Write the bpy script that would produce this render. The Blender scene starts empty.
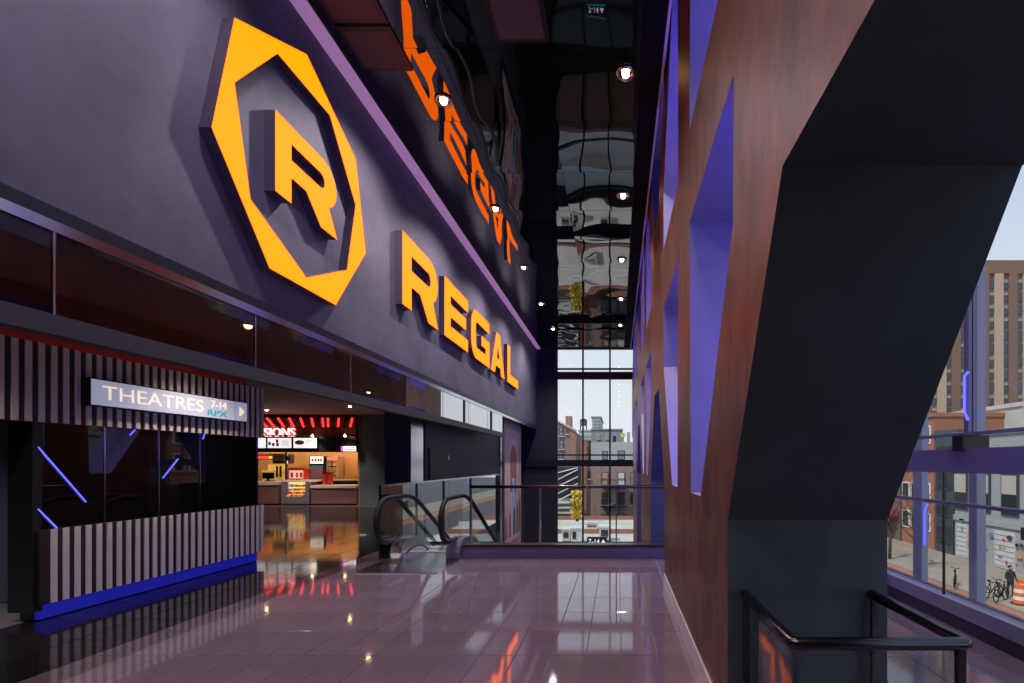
import bpy, bmesh, math, random
from mathutils import Vector
random.seed(7)
sc = bpy.context.scene
C = sc.collection
# ------------------------------------------------------------------ camera
F, VX, HY, CH = 490.0, 617.5, 463.0, 1.55      # focal (px), vanishing point (px), eye height (m)
cam_d = bpy.data.cameras.new('camera'); cam = bpy.data.objects.new('camera', cam_d); C.objects.link(cam)
cam.location = (0, 0, CH); cam.rotation_euler = (math.pi/2, 0, 0)
cam_d.sensor_width = 36; cam_d.lens = F/1024*36
cam_d.shift_x = -(VX-512)/1024; cam_d.shift_y = (HY-341.5)/1024
cam_d.clip_start = 0.02; cam_d.clip_end = 600
sc.camera = cam
# ------------------------------------------------------------------ world, sun, exposure
sc.view_settings.view_transform = 'Standard'; sc.view_settings.look = 'None'
sc.view_settings.gamma = 1; sc.view_settings.use_curve_mapping = False
sc.view_settings.exposure = 0.0
w = bpy.data.worlds.new('sky'); sc.world = w; w.use_nodes = True
nt = w.node_tree; nt.nodes.clear()
wo = nt.nodes.new('ShaderNodeOutputWorld'); bg = nt.nodes.new('ShaderNodeBackground')
tc = nt.nodes.new('ShaderNodeTexCoord'); sp = nt.nodes.new('ShaderNodeSeparateXYZ'); rp = nt.nodes.new('ShaderNodeValToRGB')
nt.links.new(tc.outputs['Generated'], sp.inputs[0]); nt.links.new(sp.outputs['Z'], rp.inputs[0])
rp.color_ramp.elements[0].position = 0.0; rp.color_ramp.elements[0].color = (0.90, 0.92, 0.94, 1)
rp.color_ramp.elements[1].position = 0.75; rp.color_ramp.elements[1].color = (0.30, 0.48, 0.78, 1)
e_ = rp.color_ramp.elements.new(0.22); e_.color = (0.78, 0.85, 0.94, 1)
nt.links.new(rp.outputs[0], bg.inputs[0]); bg.inputs[1].default_value = 1.0
nt.links.new(bg.outputs[0], wo.inputs[0])
sun_d = bpy.data.lights.new('sun', 'SUN'); sun_d.energy = 3.1; sun_d.color = (1, .93, .82); sun_d.angle = .01
sun = bpy.data.objects.new('sun', sun_d); C.objects.link(sun)
sun.rotation_euler = Vector((.50, .34, -.80)).to_track_quat('-Z', 'Y').to_euler(); sun.location = (-30, -30, 40)

# ------------------------------------------------------------------ helpers
def atX(x, y, X): Y = F*X/(x-VX); return Vector((X, Y, CH+(HY-y)*Y/F))
def atY(x, y, Y): return Vector(((x-VX)*Y/F, Y, CH+(HY-y)*Y/F))
def atZ(x, y, Z): Y = F*(Z-CH)/(HY-y); return Vector(((x-VX)*Y/F, Y, Z))

def mat(name, col, rough=.6, metal=0, var=0, vscale=3, bump=0, bscale=20, emit=None, es=1, alpha=None, stretch=(1, 1, 1), objvar=0, spec=.5, coat=0, bdet=3):
    m = bpy.data.materials.new(name); m.use_nodes = True
    n = m.node_tree.nodes; L = m.node_tree.links; b = n['Principled BSDF']
    b.inputs['Base Color'].default_value = (*col, 1); b.inputs['Roughness'].default_value = rough
    b.inputs['Metallic'].default_value = metal; b.inputs['Specular IOR Level'].default_value = spec
    if coat: b.inputs['Coat Weight'].default_value = coat; b.inputs['Coat Roughness'].default_value = .05
    if var or bump:
        t = n.new('ShaderNodeTexCoord'); mp = n.new('ShaderNodeMapping'); mp.inputs['Scale'].default_value = stretch
        L.new(t.outputs['Object'], mp.inputs[0])
    if var:
        z = n.new('ShaderNodeTexNoise'); z.inputs['Scale'].default_value = vscale; z.inputs['Detail'].default_value = 6; z.inputs['Roughness'].default_value = .65
        L.new(mp.outputs[0], z.inputs['Vector'])
        r = n.new('ShaderNodeValToRGB'); r.color_ramp.elements[0].position = .32; r.color_ramp.elements[1].position = .68
        r.color_ramp.elements[0].color = (*[c*(1-var) for c in col], 1); r.color_ramp.elements[1].color = (*[min(1, c*(1+var)) for c in col], 1)
        L.new(z.outputs['Fac'], r.inputs[0]); L.new(r.outputs[0], b.inputs['Base Color'])
    if objvar:
        oi = n.new('ShaderNodeObjectInfo'); mr = n.new('ShaderNodeMapRange'); mr.inputs[3].default_value = 1-objvar; mr.inputs[4].default_value = 1+objvar
        mx = n.new('ShaderNodeMix'); mx.data_type = 'RGBA'; mx.blend_type = 'MULTIPLY'; mx.inputs[0].default_value = 1
        L.new(oi.outputs['Random'], mr.inputs[0])
        if var: L.new(r.outputs[0], mx.inputs[6])
        else: mx.inputs[6].default_value = (*col, 1)
        L.new(mr.outputs[0], mx.inputs[7]); L.new(mx.outputs[2], b.inputs['Base Color'])
    if bump:
        z2 = n.new('ShaderNodeTexNoise'); z2.inputs['Scale'].default_value = bscale; z2.inputs['Detail'].default_value = bdet
        L.new(mp.outputs[0], z2.inputs['Vector'])
        bp = n.new('ShaderNodeBump'); bp.inputs['Strength'].default_value = bump; bp.inputs['Distance'].default_value = .02
        L.new(z2.outputs['Fac'], bp.inputs['Height']); L.new(bp.outputs[0], b.inputs['Normal'])
    if emit: b.inputs['Emission Color'].default_value = (*emit, 1); b.inputs['Emission Strength'].default_value = es
    return m

def glass(name, refl=.08, tint=(1, 1, 1), rough=0.0, grazing=5):
    """thin sheet glass: see-through with a mirror layer that grows towards grazing angles"""
    m = bpy.data.materials.new(name); m.use_nodes = True; n = m.node_tree.nodes; L = m.node_tree.links; n.clear()
    o = n.new('ShaderNodeOutputMaterial'); mx = n.new('ShaderNodeMixShader'); t = n.new('ShaderNodeBsdfTransparent'); g = n.new('ShaderNodeBsdfGlossy')
    t.inputs[0].default_value = (*tint, 1); g.inputs['Roughness'].default_value = rough
    lw = n.new('ShaderNodeLayerWeight'); lw.inputs[0].default_value = .5
    pw_ = n.new('ShaderNodeMath'); pw_.operation = 'POWER'; pw_.inputs[1].default_value = grazing
    mr = n.new('ShaderNodeMapRange'); mr.inputs[3].default_value = refl; mr.inputs[4].default_value = 1
    L.new(lw.outputs['Facing'], pw_.inputs[0]); L.new(pw_.outputs[0], mr.inputs[0]); L.new(mr.outputs[0], mx.inputs[0])
    L.new(t.outputs[0], mx.inputs[1]); L.new(g.outputs[0], mx.inputs[2]); L.new(mx.outputs[0], o.inputs[0])
    return m

M = {}
M['tile'] = mat('lilac_brown_polished_tile', (.145, .102, .124), .06, var=.12, vscale=1.5, objvar=.05, bump=.008, bscale=6, spec=.8, coat=.4)
M['grout'] = mat('grout', (.12, .09, .105), .7)
M['darktile'] = mat('black_polished_tile', (.012, .010, .012), .08, var=.3, vscale=2, objvar=.25, bump=.012, bscale=6)
M['fascia'] = mat('grey_violet_trowelled_plaster', (.095, .086, .112), .62, var=.30, vscale=1.1, bump=.2, bscale=5)
M['trim'] = mat('pale_lilac_trim', (.55, .42, .58), .4)
M['littrim'] = mat('lit_lilac_edge_profile', (.55, .42, .58), .4, emit=(.42, .20, .42), es=.55)  # trim emits a little, in place of light reflected off its underside
M['chrome'] = mat('polished_steel', (.62, .62, .66), .16, 1)
M['steel'] = mat('brushed_steel', (.72, .73, .77), .2, 1, var=.12, vscale=30, stretch=(1, 1, 8))
M['brown'] = mat('copper_brown_plaster', (.125, .042, .024), .46, .4, var=.6, vscale=4.5, bump=.25, bscale=9, stretch=(1, 1.0, .45))
M['reveal'] = mat('pale_reveal_plaster', (.27, .25, .36), .6, var=.08, vscale=2)
M['pier'] = mat('charcoal_blue_plaster', (.05, .06, .075), .6, var=.2, vscale=1.5, bump=.05, bscale=6)
M['navy'] = mat('navy_painted_wall', (.010, .012, .022), .6, var=.1, vscale=1)
M['slate'] = mat('slate_blue_wall', (.075, .09, .115), .6, var=.1)
M['ceil'] = mat('black_mirror_ceiling', (.20, .198, .19), .012, 1, bump=.42, bscale=1.25, stretch=(1, 1.0, 1), bdet=0)
M['ceilmatte'] = mat('lilac_lay_in_panel', (.05, .044, .05), .6)
M['greyceil'] = mat('grey_ceiling', (.30, .285, .28), .8, var=.08)
M['black'] = mat('black_metal', (.008, .008, .01), .35)
M['frame'] = mat('dark_window_frame', (.012, .015, .022), .4, .3)
M['white'] = mat('white_paint', (.75, .74, .72), .5)
M['offwhite'] = mat('slat_off_white', (.66, .60, .57), .55, var=.06)
M['darkred'] = mat('dark_burgundy_board', (.022, .011, .012), .5)
M['blackglass'] = mat('black_glass', (.003, .003, .004), .02, spec=.7)
M['orange'] = mat('orange_sign_face', (.01, .003, 0), .8, spec=.1, emit=(1, .130, .001), es=3.6)
M['return'] = mat('sign_return_violet', (.085, .06, .085), .45)
M['bluelight'] = mat('blue_led', (.05, .05, .1), .5, emit=(.12, .09, 1.0), es=62)
M['bluesoft'] = mat('blue_led_tube', (.05, .05, .1), .5, emit=(.10, .10, 1), es=2.2)
M['bluebase'] = mat('blue_led_base', (.05, .05, .1), .5, emit=(.015, .025, 1), es=.22)
M['redlight'] = mat('red_led', (.2, .01, .01), .5, emit=(1, .03, .025), es=3.0)
M['redglow'] = mat('red_cove_led', (.2, .01, .01), .5, emit=(1, .06, .06), es=3.0)
M['warmlamp'] = mat('warm_lamp', (1, .8, .5), .5, emit=(1, .62, .28), es=22)
M['whitelit'] = mat('lit_white_panel', (.8, .8, .8), .5, emit=(1, .97, .95), es=.95)
M['glass'] = glass('clear_glass', .03, (.96, .98, .97))
M['winglass'] = glass('window_glass', .02, (.97, .98, .985), grazing=5)
M['mirrorglass'] = glass('reflective_glass', .03, (.45, .46, .48), grazing=3.2)
M['coated'] = glass('coated_mirror_glass', .5, (.3, .32, .34), grazing=1.0)
M['railsteel'] = mat('bronze_black_rail', (.10, .09, .10), .22, 1)
M['rubber'] = mat('black_rubber', (.008, .008, .010), .6, spec=.25)

def newobj(name, me, parent=None, m=None):
    o = bpy.data.objects.new(name, me); C.objects.link(o)
    if parent is not None: o.parent = parent
    if m is not None and me is not None and len(me.materials) == 0:
        for k in (m if isinstance(m, (list, tuple)) else [m]): me.materials.append(k)
    return o
def tag(o, label=None, cat=None, group=None, kind=None):
    if label: o['label'] = label
    if cat: o['category'] = cat
    if group: o['group'] = group
    if kind: o['kind'] = kind
    return o
def empty(name, loc=(0, 0, 0), label=None, cat=None, group=None, kind=None):
    o = bpy.data.objects.new(name, None); C.objects.link(o); o.location = loc; o.empty_display_size = .2
    return tag(o, label, cat, group, kind)
def bm_mesh(bm, name='mesh', smooth=False):
    me = bpy.data.meshes.new(name); bmesh.ops.recalc_face_normals(bm, faces=bm.faces[:]); bm.to_mesh(me); bm.free()
    if smooth: me.polygons.foreach_set('use_smooth', [True]*len(me.polygons))
    return me
def add_box(bm, a, b):
    x0, y0, z0 = a; x1, y1, z1 = b
    v = [bm.verts.new(p) for p in ((x0,y0,z0),(x1,y0,z0),(x1,y1,z0),(x0,y1,z0),(x0,y0,z1),(x1,y0,z1),(x1,y1,z1),(x0,y1,z1))]
    for f in ((0,3,2,1),(4,5,6,7),(0,1,5,4),(1,2,6,5),(2,3,7,6),(3,0,4,7)): bm.faces.new([v[i] for i in f])
def box(name, a, b, m, parent=None, bevel=0):
    """box in world coordinates with its origin at the base centre (local coordinates of the parent when the parent is not at 0)"""
    a = Vector(a); b = Vector(b)
    lo = Vector([min(a[i], b[i]) for i in range(3)]); hi = Vector([max(a[i], b[i]) for i in range(3)])
    c = Vector(((lo.x+hi.x)/2, (lo.y+hi.y)/2, lo.z))
    bm = bmesh.new(); add_box(bm, lo-c, hi-c)
    if bevel: bmesh.ops.bevel(bm, geom=bm.edges[:], offset=bevel, segments=2, affect='EDGES')
    o = newobj(name, bm_mesh(bm, name), parent, m); o.location = c - (ploc(parent))
    return o
def ploc(p):
    v = Vector((0, 0, 0))
    while p is not None: v = v + p.location; p = p.parent
    return v
def sweep(name, pts, r, m, parent=None, seg=8, closed=False):
    bm = bmesh.new(); pts = [Vector(p) for p in pts]; n = len(pts); rings = []
    org = pts[0].copy() if parent is None else ploc(parent)
    up0 = None
    for i, p in enumerate(pts):
        if closed: d = (pts[(i+1) % n]-pts[i-1])
        else: d = (pts[min(i+1, n-1)]-pts[max(i-1, 0)])
        d.normalize()
        u = Vector((0, 0, 1)) if abs(d.z) < .9 else Vector((1, 0, 0))
        if up0 is not None: u = up0
        s = d.cross(u)
        if s.length < 1e-4: s = d.orthogonal()
        s.normalize(); t = s.cross(d).normalized(); up0 = t
        rr = r if not isinstance(r, (list, tuple)) else r[i]
        rings.append([bm.verts.new(p-org+(s*math.cos(a)+t*math.sin(a))*rr) for a in [2*math.pi*k/seg for k in range(seg)]])
    R = range(n if closed else n-1)
    for i in R:
        A, B = rings[i], rings[(i+1) % n]
        for k in range(seg): bm.faces.new((A[k], A[(k+1) % seg], B[(k+1) % seg], B[k]))
    if not closed: bm.faces.new(rings[0][::-1]); bm.faces.new(rings[-1])
    o = newobj(name, bm_mesh(bm, name, True), parent, m)
    if parent is None: o.location = org
    return o
def cyl(name, p, r, h, m, parent=None, seg=16, r2=None):
    """lathe-like cylinder standing on p"""
    bm = bmesh.new(); bmesh.ops.create_cone(bm, cap_ends=True, segments=seg, radius1=r, radius2=r if r2 is None else r2, depth=h, matrix=__import__('mathutils').Matrix.Translation((0, 0, h/2)))
    o = newobj(name, bm_mesh(bm, name), parent, m); o.location = Vector(p)-ploc(parent); return o
def prism_yz(name, polys, x0, x1, mats, parent=None, pick=None, org=None):
    """closed outlines in the (Y,Z) plane (first outer, others holes) extruded from x0 to x1; pick(face centre, normal) -> material slot"""
    cu = bpy.data.curves.new(name+'_c', 'CURVE'); cu.dimensions = '2D'; cu.fill_mode = 'BOTH'
    for P in polys:
        s = cu.splines.new('POLY'); s.points.add(len(P)-1); s.use_cyclic_u = True
        for q, (y, z) in zip(s.points, P): q.co = (y, z, 0, 1)
    cu.extrude = abs(x1-x0)/2
    t = bpy.data.objects.new('tmp', cu); C.objects.link(t)
    dg = bpy.context.evaluated_depsgraph_get(); me = bpy.data.meshes.new_from_object(t.evaluated_get(dg)); bpy.data.objects.remove(t); bpy.data.curves.remove(cu)
    xc = (x0+x1)/2; ox, oy, oz = org if org else (0, 0, 0)
    for v in me.vertices: y, z, e = v.co; v.co = (xc+e-ox, y-oy, z-oz)
    me.name = name; me.materials.clear()
    bm = bmesh.new(); bm.from_mesh(me); bmesh.ops.remove_doubles(bm, verts=bm.verts, dist=1e-5); bmesh.ops.recalc_face_normals(bm, faces=bm.faces); bm.to_mesh(me); bm.free()
    for k in mats: me.materials.append(k)
    me.polygons.foreach_set('use_smooth', [False]*len(me.polygons))
    if pick:
        for f in me.polygons: f.material_index = pick(f.center+Vector((ox, oy, oz)), f.normal)
    o = newobj(name, me, parent)
    o.location = Vector((ox, oy, oz))-ploc(parent); return o
def text(name, s, loc, h, m, parent=None, rot=(0, 0, 0), depth=.004, width=None, align='LEFT', bold=0.0):
    cu = bpy.data.curves.new('t', 'FONT'); cu.body = s; cu.size = 1; cu.extrude = depth; cu.align_x = align; cu.offset = bold
    t = bpy.data.objects.new('tmp', cu); C.objects.link(t)
    dg = bpy.context.evaluated_depsgraph_get(); me = bpy.data.meshes.new_from_object(t.evaluated_get(dg)); bpy.data.objects.remove(t); bpy.data.curves.remove(cu)
    xs = [v.co.x for v in me.vertices]; ys = [v.co.y for v in me.vertices]
    sy = h/(max(ys)-min(ys)); sx = sy if width is None else width/(max(xs)-min(xs)); x0 = min(xs) if align == 'LEFT' else 0; y0 = min(ys)
    for v in me.vertices: v.co.x = (v.co.x-x0)*sx; v.co.y = (v.co.y-y0)*sy
    me.materials.clear()
    o = newobj(name, me, parent, m); o.rotation_euler = rot; o.location = Vector(loc)-ploc(parent); return o
FRONT = (math.pi/2, 0, 0)                        # text that faces -Y
LEFTWALL = (math.pi/2, 0, math.pi/2)             # text on a wall that faces +X, running towards +Y

# ------------------------------------------------------------------ measured planes
XF, XG, XT, XB, XP, XR = -3.34, -3.78, -5.60, .60, 1.47, 3.20   # fascia, glass line, theatre screen, brown wall, back of brown wall, right glazing
YE, YC, ZC, ZL = 20.4, 7.94, 6.28, 3.32                          # end glazing, floor edge, ceiling, ceiling of the left hall
XD = -4.24                                                       # where black tile meets lilac tile
ZLOW = -5.0

# ------------------------------------------------------------------ floors
def floor_slab(name, a, b, m=None):
    o = box(name, a, b, m or M['grout']); return tag(o, kind='structure')
floor = floor_slab('floor', (XD, -4, -.30), (XB+2.6, YC, -.006))
tag(floor, 'polished lilac brown tile floor of the lobby')
floor_dark = floor_slab('floor', (-20, -4, -.30), (XD, 20.5, -.006)); tag(floor_dark, 'polished black tile floor in front of the striped ticket screen')
floor_strip = floor_slab('floor', (XD, YC, -.30), (XG-.1, 20.5, -.006)); tag(floor_strip, 'narrow black floor strip behind the glass guard')
floor_side = floor_slab('floor', (XP-.27, YC, -.30), (XR+.1, 20.5, -.006)); tag(floor_side, 'lilac floor of the side passage along the street windows')
floor_low = floor_slab('floor', (-12, YC-3, ZLOW-.3), (4, 20.5, ZLOW), M['darktile']); tag(floor_low, 'dark floor of the lower level under the escalators')

def tile_mesh(w, d, m, t=.010, bev=.003):
    bm = bmesh.new(); add_box(bm, (-w/2, -d/2, -t), (w/2, d/2, 0))
    top = [e for e in bm.edges if all(v.co.z > -1e-6 for v in e.verts)]
    bmesh.ops.bevel(bm, geom=top, offset=bev, segments=1, affect='EDGES')
    me = bm_mesh(bm, 'tile'); me.materials.append(m); return me
def tiles(parent, x0, x1, y0, y1, pw, pd, m, limit=290, skip=None):
    me = tile_mesh(pw-.005, pd-.005, m); cells = []
    nx = int(round((x1-x0)/pw)); ny = int(math.ceil((y1-y0)/pd))
    for i in range(nx):
        for j in range(ny):
            cx, cy = x0+(i+.5)*pw, y0+(j+.5)*pd
            if cy+pd/2 > y1+.01 or (skip and skip(cx, cy)): continue
            px = VX+F*cx/max(cy, .3); py = HY+F*CH/max(cy, .3)
            vis = -80 < px < 1100 and py < 800
            cells.append((not vis, math.hypot(cx, cy), cx, cy))
    cells.sort(); P = ploc(parent)
    for k, (h, d, cx, cy) in enumerate(cells[:limit]):
        o = newobj('tile', me, parent); o.location = Vector((cx, cy, 0))-P
        o.rotation_euler = (random.uniform(-1, 1)*.0008, random.uniform(-1, 1)*.0008, 0)
    rest = cells[limit:]
    if rest:
        bm = bmesh.new()
        for h, d, cx, cy in rest: add_box(bm, (cx-pw/2+.0025, cy-pd/2+.0025, -.01), (cx+pw/2-.0025, cy+pd/2-.0025, 0))
        o = newobj('tile_field', bm_mesh(bm), parent, m); o.location = -P; tag(o, kind='stuff')
ESC = (-3.72, -2.52)                              # outer faces of the escalator
tiles(floor, XD, XB+.02, YC-.57*13, YC, .2847, .57, M['tile'], 240, skip=lambda x, y: ESC[0] < x < ESC[1] and y > 6.9)
tiles(floor, XB+.02, XB+2.6, YC-.57*13, YC, .43, .57, M['tile'], 60)
tiles(floor_dark, -19.6, XD, .3, 17.9, .512, .57, M['darktile'], 290, skip=lambda x, y: (x < XT-.1 and 5.2 > y) or x < -16)
tiles(floor_side, XP-.27, XR+.1, YC, 20.5, .5, .57, M['tile'], 100)

# ------------------------------------------------------------------ shell walls
def wall(name, a, b, m, label=None): return tag(box(name, a, b, m), label, kind='structure')
wall('wall_back', (-20, -4.2, ZLOW), (XR+.4, -4.0, 7.6), M['slate'])
wall('wall_left', (-20.2, -4.2, ZLOW), (-20, 20.7, 7.6), M['slate'])
wall('roof', (-20.2, -4.2, 7.4), (XR+.5, YE+.4, 7.6), M['slate'], 'roof slab over the lobby')
wall('wall_end', (-9.45, 17.95, 0), (XG-.12, 18.2, ZL), mat('lighter_slate_wall', (.15, .18, .225), .6, var=.08), 'dark slate wall beside the concession stand')
wall('wall_end', (-20, 20.5, ZLOW), (XG-.1, 20.7, 7.4), M['slate'], 'hidden end wall behind the concession kitchen')
wall('wall_end', (XG-.1, YE-.12, ZLOW), (-2.52, YE+.3, ZC+1.1), M['navy'], 'tall navy pier left of the end window')
wall('wall_lower', (XG-.22, YC-3, ZLOW), (XG-.1, 20.5, -.3), M['slate'], 'wall of the lower level under the glass guard')
wall('wall_lower', (-12, YC-3.2, ZLOW), (4, YC-3, -.3), M['slate'], 'back wall of the lower level')
wall('wall_left_front', (-20, 5.45, 0), (-6.35, 5.6, ZL), M['slate'], 'slate blue wall left of the striped ticket screen')

# ------------------------------------------------------------------ fascia with its soffit, trim and sign band
fas = wall('wall_fascia', (XF-.42, -4, 3.07), (XF, YE-.12, 7.4), M['fascia'], 'grey violet plaster fascia carrying the big orange sign')
sof = box('head_frame', (XF-.08, -4, 2.985), (XF+.004, YE-.14, 3.07), M['frame'], fas)
box('steel_strip', (XF-.08, -4, 2.92), (XF+.008, YE-.14, 2.985), M['chrome'], fas)
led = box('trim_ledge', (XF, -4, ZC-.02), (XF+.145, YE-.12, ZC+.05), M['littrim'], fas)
# glass panels under the fascia
for i in range(14):
    y0 = -1.95+i*1.62
    if y0+1.62 > 14.5: break
    p = box('glass_panel', (XF-.02, y0+.006, 2.43), (XF-.008, y0+1.614, 2.92), M['coated'] if y0 > 6.6 else M['mirrorglass'], fas)
    box('glass_joint', (XF-.022, y0-.006, 2.43), (XF-.004, y0+.006, 2.92), M['steel'], p)
rail = box('bottom_rail', (XF-.09, -4, 2.31), (XF+.01, 14.4, 2.43), mat('grey_rail', (.03, .029, .03), .6), fas)
# column
colm = empty('column', (-4.03, 9.28, 0), 'square navy column with one pale side beside the escalator', 'column')
box('shaft', (-4.27, 8.98, 0), (XG-.02, 9.58, ZL), M['navy'], colm)
box('side_cladding', (XG-.02, 9.0, 0), (XG-.012, 9.56, 2.43), M['steel'], colm)
# navy panel wall with dark screen above the guard
nav = wall('wall_panel', (XG-.12, 9.7, 1.2), (XG-.03, 15.75, 2.43), M['navy'], 'dark navy panel wall between guard and glass strip')
box('dark_screen', (XG-.03, 9.9, 1.22), (XG-.005, 11.2, 1.85), mat('matte_screen', (.006, .007, .012), .55), nav)
box('notice_label', (XG-.005, 10.95, 1.62), (XG-.001, 11.02, 1.72), M['white'], nav)
box('end_post', (XG-.06, 15.75, -1.2), (XG+.02, 16.0, 2.43), M['steel'], nav)
box('end_post', (XG-.06, 16.06, -1.2), (XG+.04, 16.25, 2.43), M['black'], nav)

# ------------------------------------------------------------------ main ceiling of black mirror panels
ceil = wall('ceiling', (XF+.15, -4, ZC+.05), (.53, YE-.1, ZC+.25), M['black'], 'black ceiling deck over the lobby')
xs = [XF+.15, -2.05, -.90, .27]
yj = [-4+i*1.2 for i in range(21)]
for i in range(3):
    me = None
    for j in range(20):
        bm = bmesh.new(); wdt = xs[i+1]-xs[i]-.006
        if me is None:
            add_box(bm, (-wdt/2, -.597, 0), (wdt/2, .597, .02)); me = bm_mesh(bm, 'ceiling_panel'); me.materials.append(M['ceil'])
        else: bm.free()
        o = newobj('mirror_panel', me, ceil); o.location = Vector(((xs[i]+xs[i+1])/2, yj[j]+.6, ZC+.012))-ploc(ceil)
        o.rotation_euler = (random.uniform(-1, 1)*.0015, random.uniform(-1, 1)*.0015, 0)
box('matte_border', (.275, -4, ZC+.008), (.53, YE-.1, ZC+.05), mat('matte_black', (.004, .004, .005), .8, spec=.1), ceil)
edge = box('edge_trim', (.53, -4, ZC-.01), (.56, YE-.1, ZC+.25), M['trim'], ceil)
for (x, y) in ((-2.76, 5.60), (-2.76, 4.96), (-1.06, 5.20), (-2.76, 4.3), (-1.06, 4.55)):
    f = box('lay_in_frame', (x-.30, y-.30, ZC-.012), (x+.30, y+.30, ZC+.01), M['black'], ceil)
    box('lay_in_panel', (x-.25, y-.25, ZC-.016), (x+.25, y+.25, ZC-.010), M['ceilmatte'], f)
wall('ceiling', (.56, -4, 7.0), (XR+.4, YE, 7.1), M['greyceil'], 'grey ceiling above the side passage')
wall('ceiling', (-20, -4, ZL), (XF-.42, 20.5, ZL+.1), M['greyceil'], 'low grey ceiling over the ticket hall')

def downlight(x, y, z, power, label, ang=110, size=.075, grp=None, col=(1, .84, .72)):
    o = empty('downlight', (x, y, z), label, 'downlight', grp)
    bm = bmesh.new(); seg = 20
    prof = [(size*1.55, 0), (size*1.5, -.012), (size*1.05, -.012), (size*.95, .03), (size*.9, .03)]
    rings = [[bm.verts.new((r*math.cos(2*math.pi*k/seg), r*math.sin(2*math.pi*k/seg), zz)) for k in range(seg)] for r, zz in prof]
    for a, b in zip(rings, rings[1:]):
        for k in range(seg): bm.faces.new((a[k], a[(k+1) % seg], b[(k+1) % seg], b[k]))
    newobj('trim_ring', bm_mesh(bm, 'ring', True), o, M['chrome'])
    bm = bmesh.new(); bmesh.ops.create_uvsphere(bm, u_segments=14, v_segments=8, radius=size*.62)
    bmesh.ops.translate(bm, verts=bm.verts, vec=(0, 0, .0))
    newobj('bulb', bm_mesh(bm, 'bulb', True), o, M['warmlamp'])
    if power:
        l = bpy.data.lights.new('downlight_beam', 'SPOT'); l.energy = power; l.color = col; l.spot_size = math.radians(ang); l.spot_blend = .8; l.shadow_soft_size = .06
        lo = bpy.data.objects.new('downlight_beam', l); C.objects.link(lo); lo.parent = o; lo.location = (0, 0, -.07)
    return o
for i, y in enumerate((-1.0, 1.6, 5.2, 8.8, 12.4)):  # added unseen lamps that brighten the side passage and the lobby
    downlight(2.35, y, 6.998, 260, ['round downlight over the street side passage by the back wall', 'round downlight over the street side passage beside the near pier guard', 'round downlight over the street side passage behind the near pier', 'round downlight over the street side passage level with the kerb', 'round downlight over the street side passage near the end window'][i], 120, grp='side passage downlights', col=(.86, .86, 1))
downlight(-7.6, 3.4, ZL-.002, 220, 'small downlight in front of the slate wall at the left', grp='low ceiling downlights', col=(.85, .92, 1))  # added unseen lamp to lift the dark slate wall
ORD = ['nearest', 'second', 'third', 'fourth', 'fifth']
for k, y in enumerate((5.95, 8.67, 11.4, 14.1, 16.8)):
    downlight(.10, y, ZC-.002, 300, f'round downlight, {ORD[k]} in the ceiling row beside the brown wall', 75, grp='ceiling downlights')
    downlight(-2.27, y+.45, ZC-.002, 420, f'round downlight, {ORD[k]} in the ceiling row beside the orange sign', 140, grp='ceiling downlights', col=(.95, .84, .95))
for y in (-2.2, .5, 3.2):
    downlight(.10, y, ZC-.002, 110, {-2.2: 'round downlight by the back wall on the brown wall side', .5: 'round downlight above the viewpoint on the brown wall side', 3.2: 'round downlight just ahead of the viewpoint on the brown wall side'}[y], 75, grp='ceiling downlights behind')
    downlight(-2.27, y+.45, ZC-.002, 210, {-2.2: 'round downlight by the back wall on the sign side', .5: 'round downlight above the viewpoint on the sign side', 3.2: 'round downlight just ahead of the viewpoint on the sign side'}[y], 140, grp='ceiling downlights behind', col=(.90, .80, 1))
for i, (x, y) in enumerate(((-5.0, 3.3), (-4.75, 6.3), (-7.2, 10.2), (-6.2, 12.2), (-8.3, 15.2), (-10.6, 13.2), (-11.6, 16.2))):
    downlight(x, y, ZL-.002, 150 if i < 2 else 330, ['small downlight in the low ceiling before the ticket screen', 'small downlight in the low ceiling near the far screen edge', 'small downlight in the low ceiling left of the column', 'small downlight in the low ceiling just above the escalator column', 'small downlight in the low ceiling near the slate wall', 'small downlight in the low ceiling hidden by the screen', 'small downlight in the low ceiling before the concession counter'][i], grp='low ceiling downlights')

# ------------------------------------------------------------------ brown diagrid wall
C0, PER = 4.46, 6.17
cents = [C0-PER, C0, C0+PER, C0+2*PER]
ZM = 3.94
outer = []
zt, zb = 7.0, 0.0
def leg_lower(c):
    b = 0.0 if c < 6 else ZLOW
    return [(c-2.68, 2.63), (c-1.79, 1.24), (c-1.79, b), (c+1.79, b), (c+1.79, 1.24), (c+2.68, 2.63)]
low = []; up = []
for c in cents:
    low += leg_lower(c); up += [(y, 2*ZM-z if z > 1 else zt) for y, z in leg_lower(c)]
outer = [(-3.98, 2.63)]+low[:-1]+[(min(low[-1][0], YE-.15), 2.63)]
endy = YE-.15
outer = [p for p in outer if p[0] < endy] + [(endy, 2.63), (endy, 2*ZM-2.63)]
outer += [p for p in reversed(up) if p[0] < endy] + [(-3.98, 2*ZM-2.63)]
holes = []
for c in cents:
    for s in (-1, 1):
        h = [(c+s*1.92, 2.80), (c+s*1.92, 3.56), (c+s*.38, 3.56), (c+s*.45, 1.31), (c+s*.92, 1.31)]
        holes.append(h)
        holes.append([(y, 2*ZM-z) for y, z in h])
holes = [h for h in holes if max(p[0] for p in h) < endy-.1 and min(p[0] for p in h) > -3.9]
def pick(cn, nr):
    if abs(nr.x) > .7: return 0
    for h in holes:
        ys = [p[0] for p in h]; zs = [p[1] for p in h]
        if min(ys)-.02 <= cn.y <= max(ys)+.02 and min(zs)-.02 <= cn.z <= max(zs)+.02: return 1
    return 3 if cn.y > 5 else 2
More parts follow.
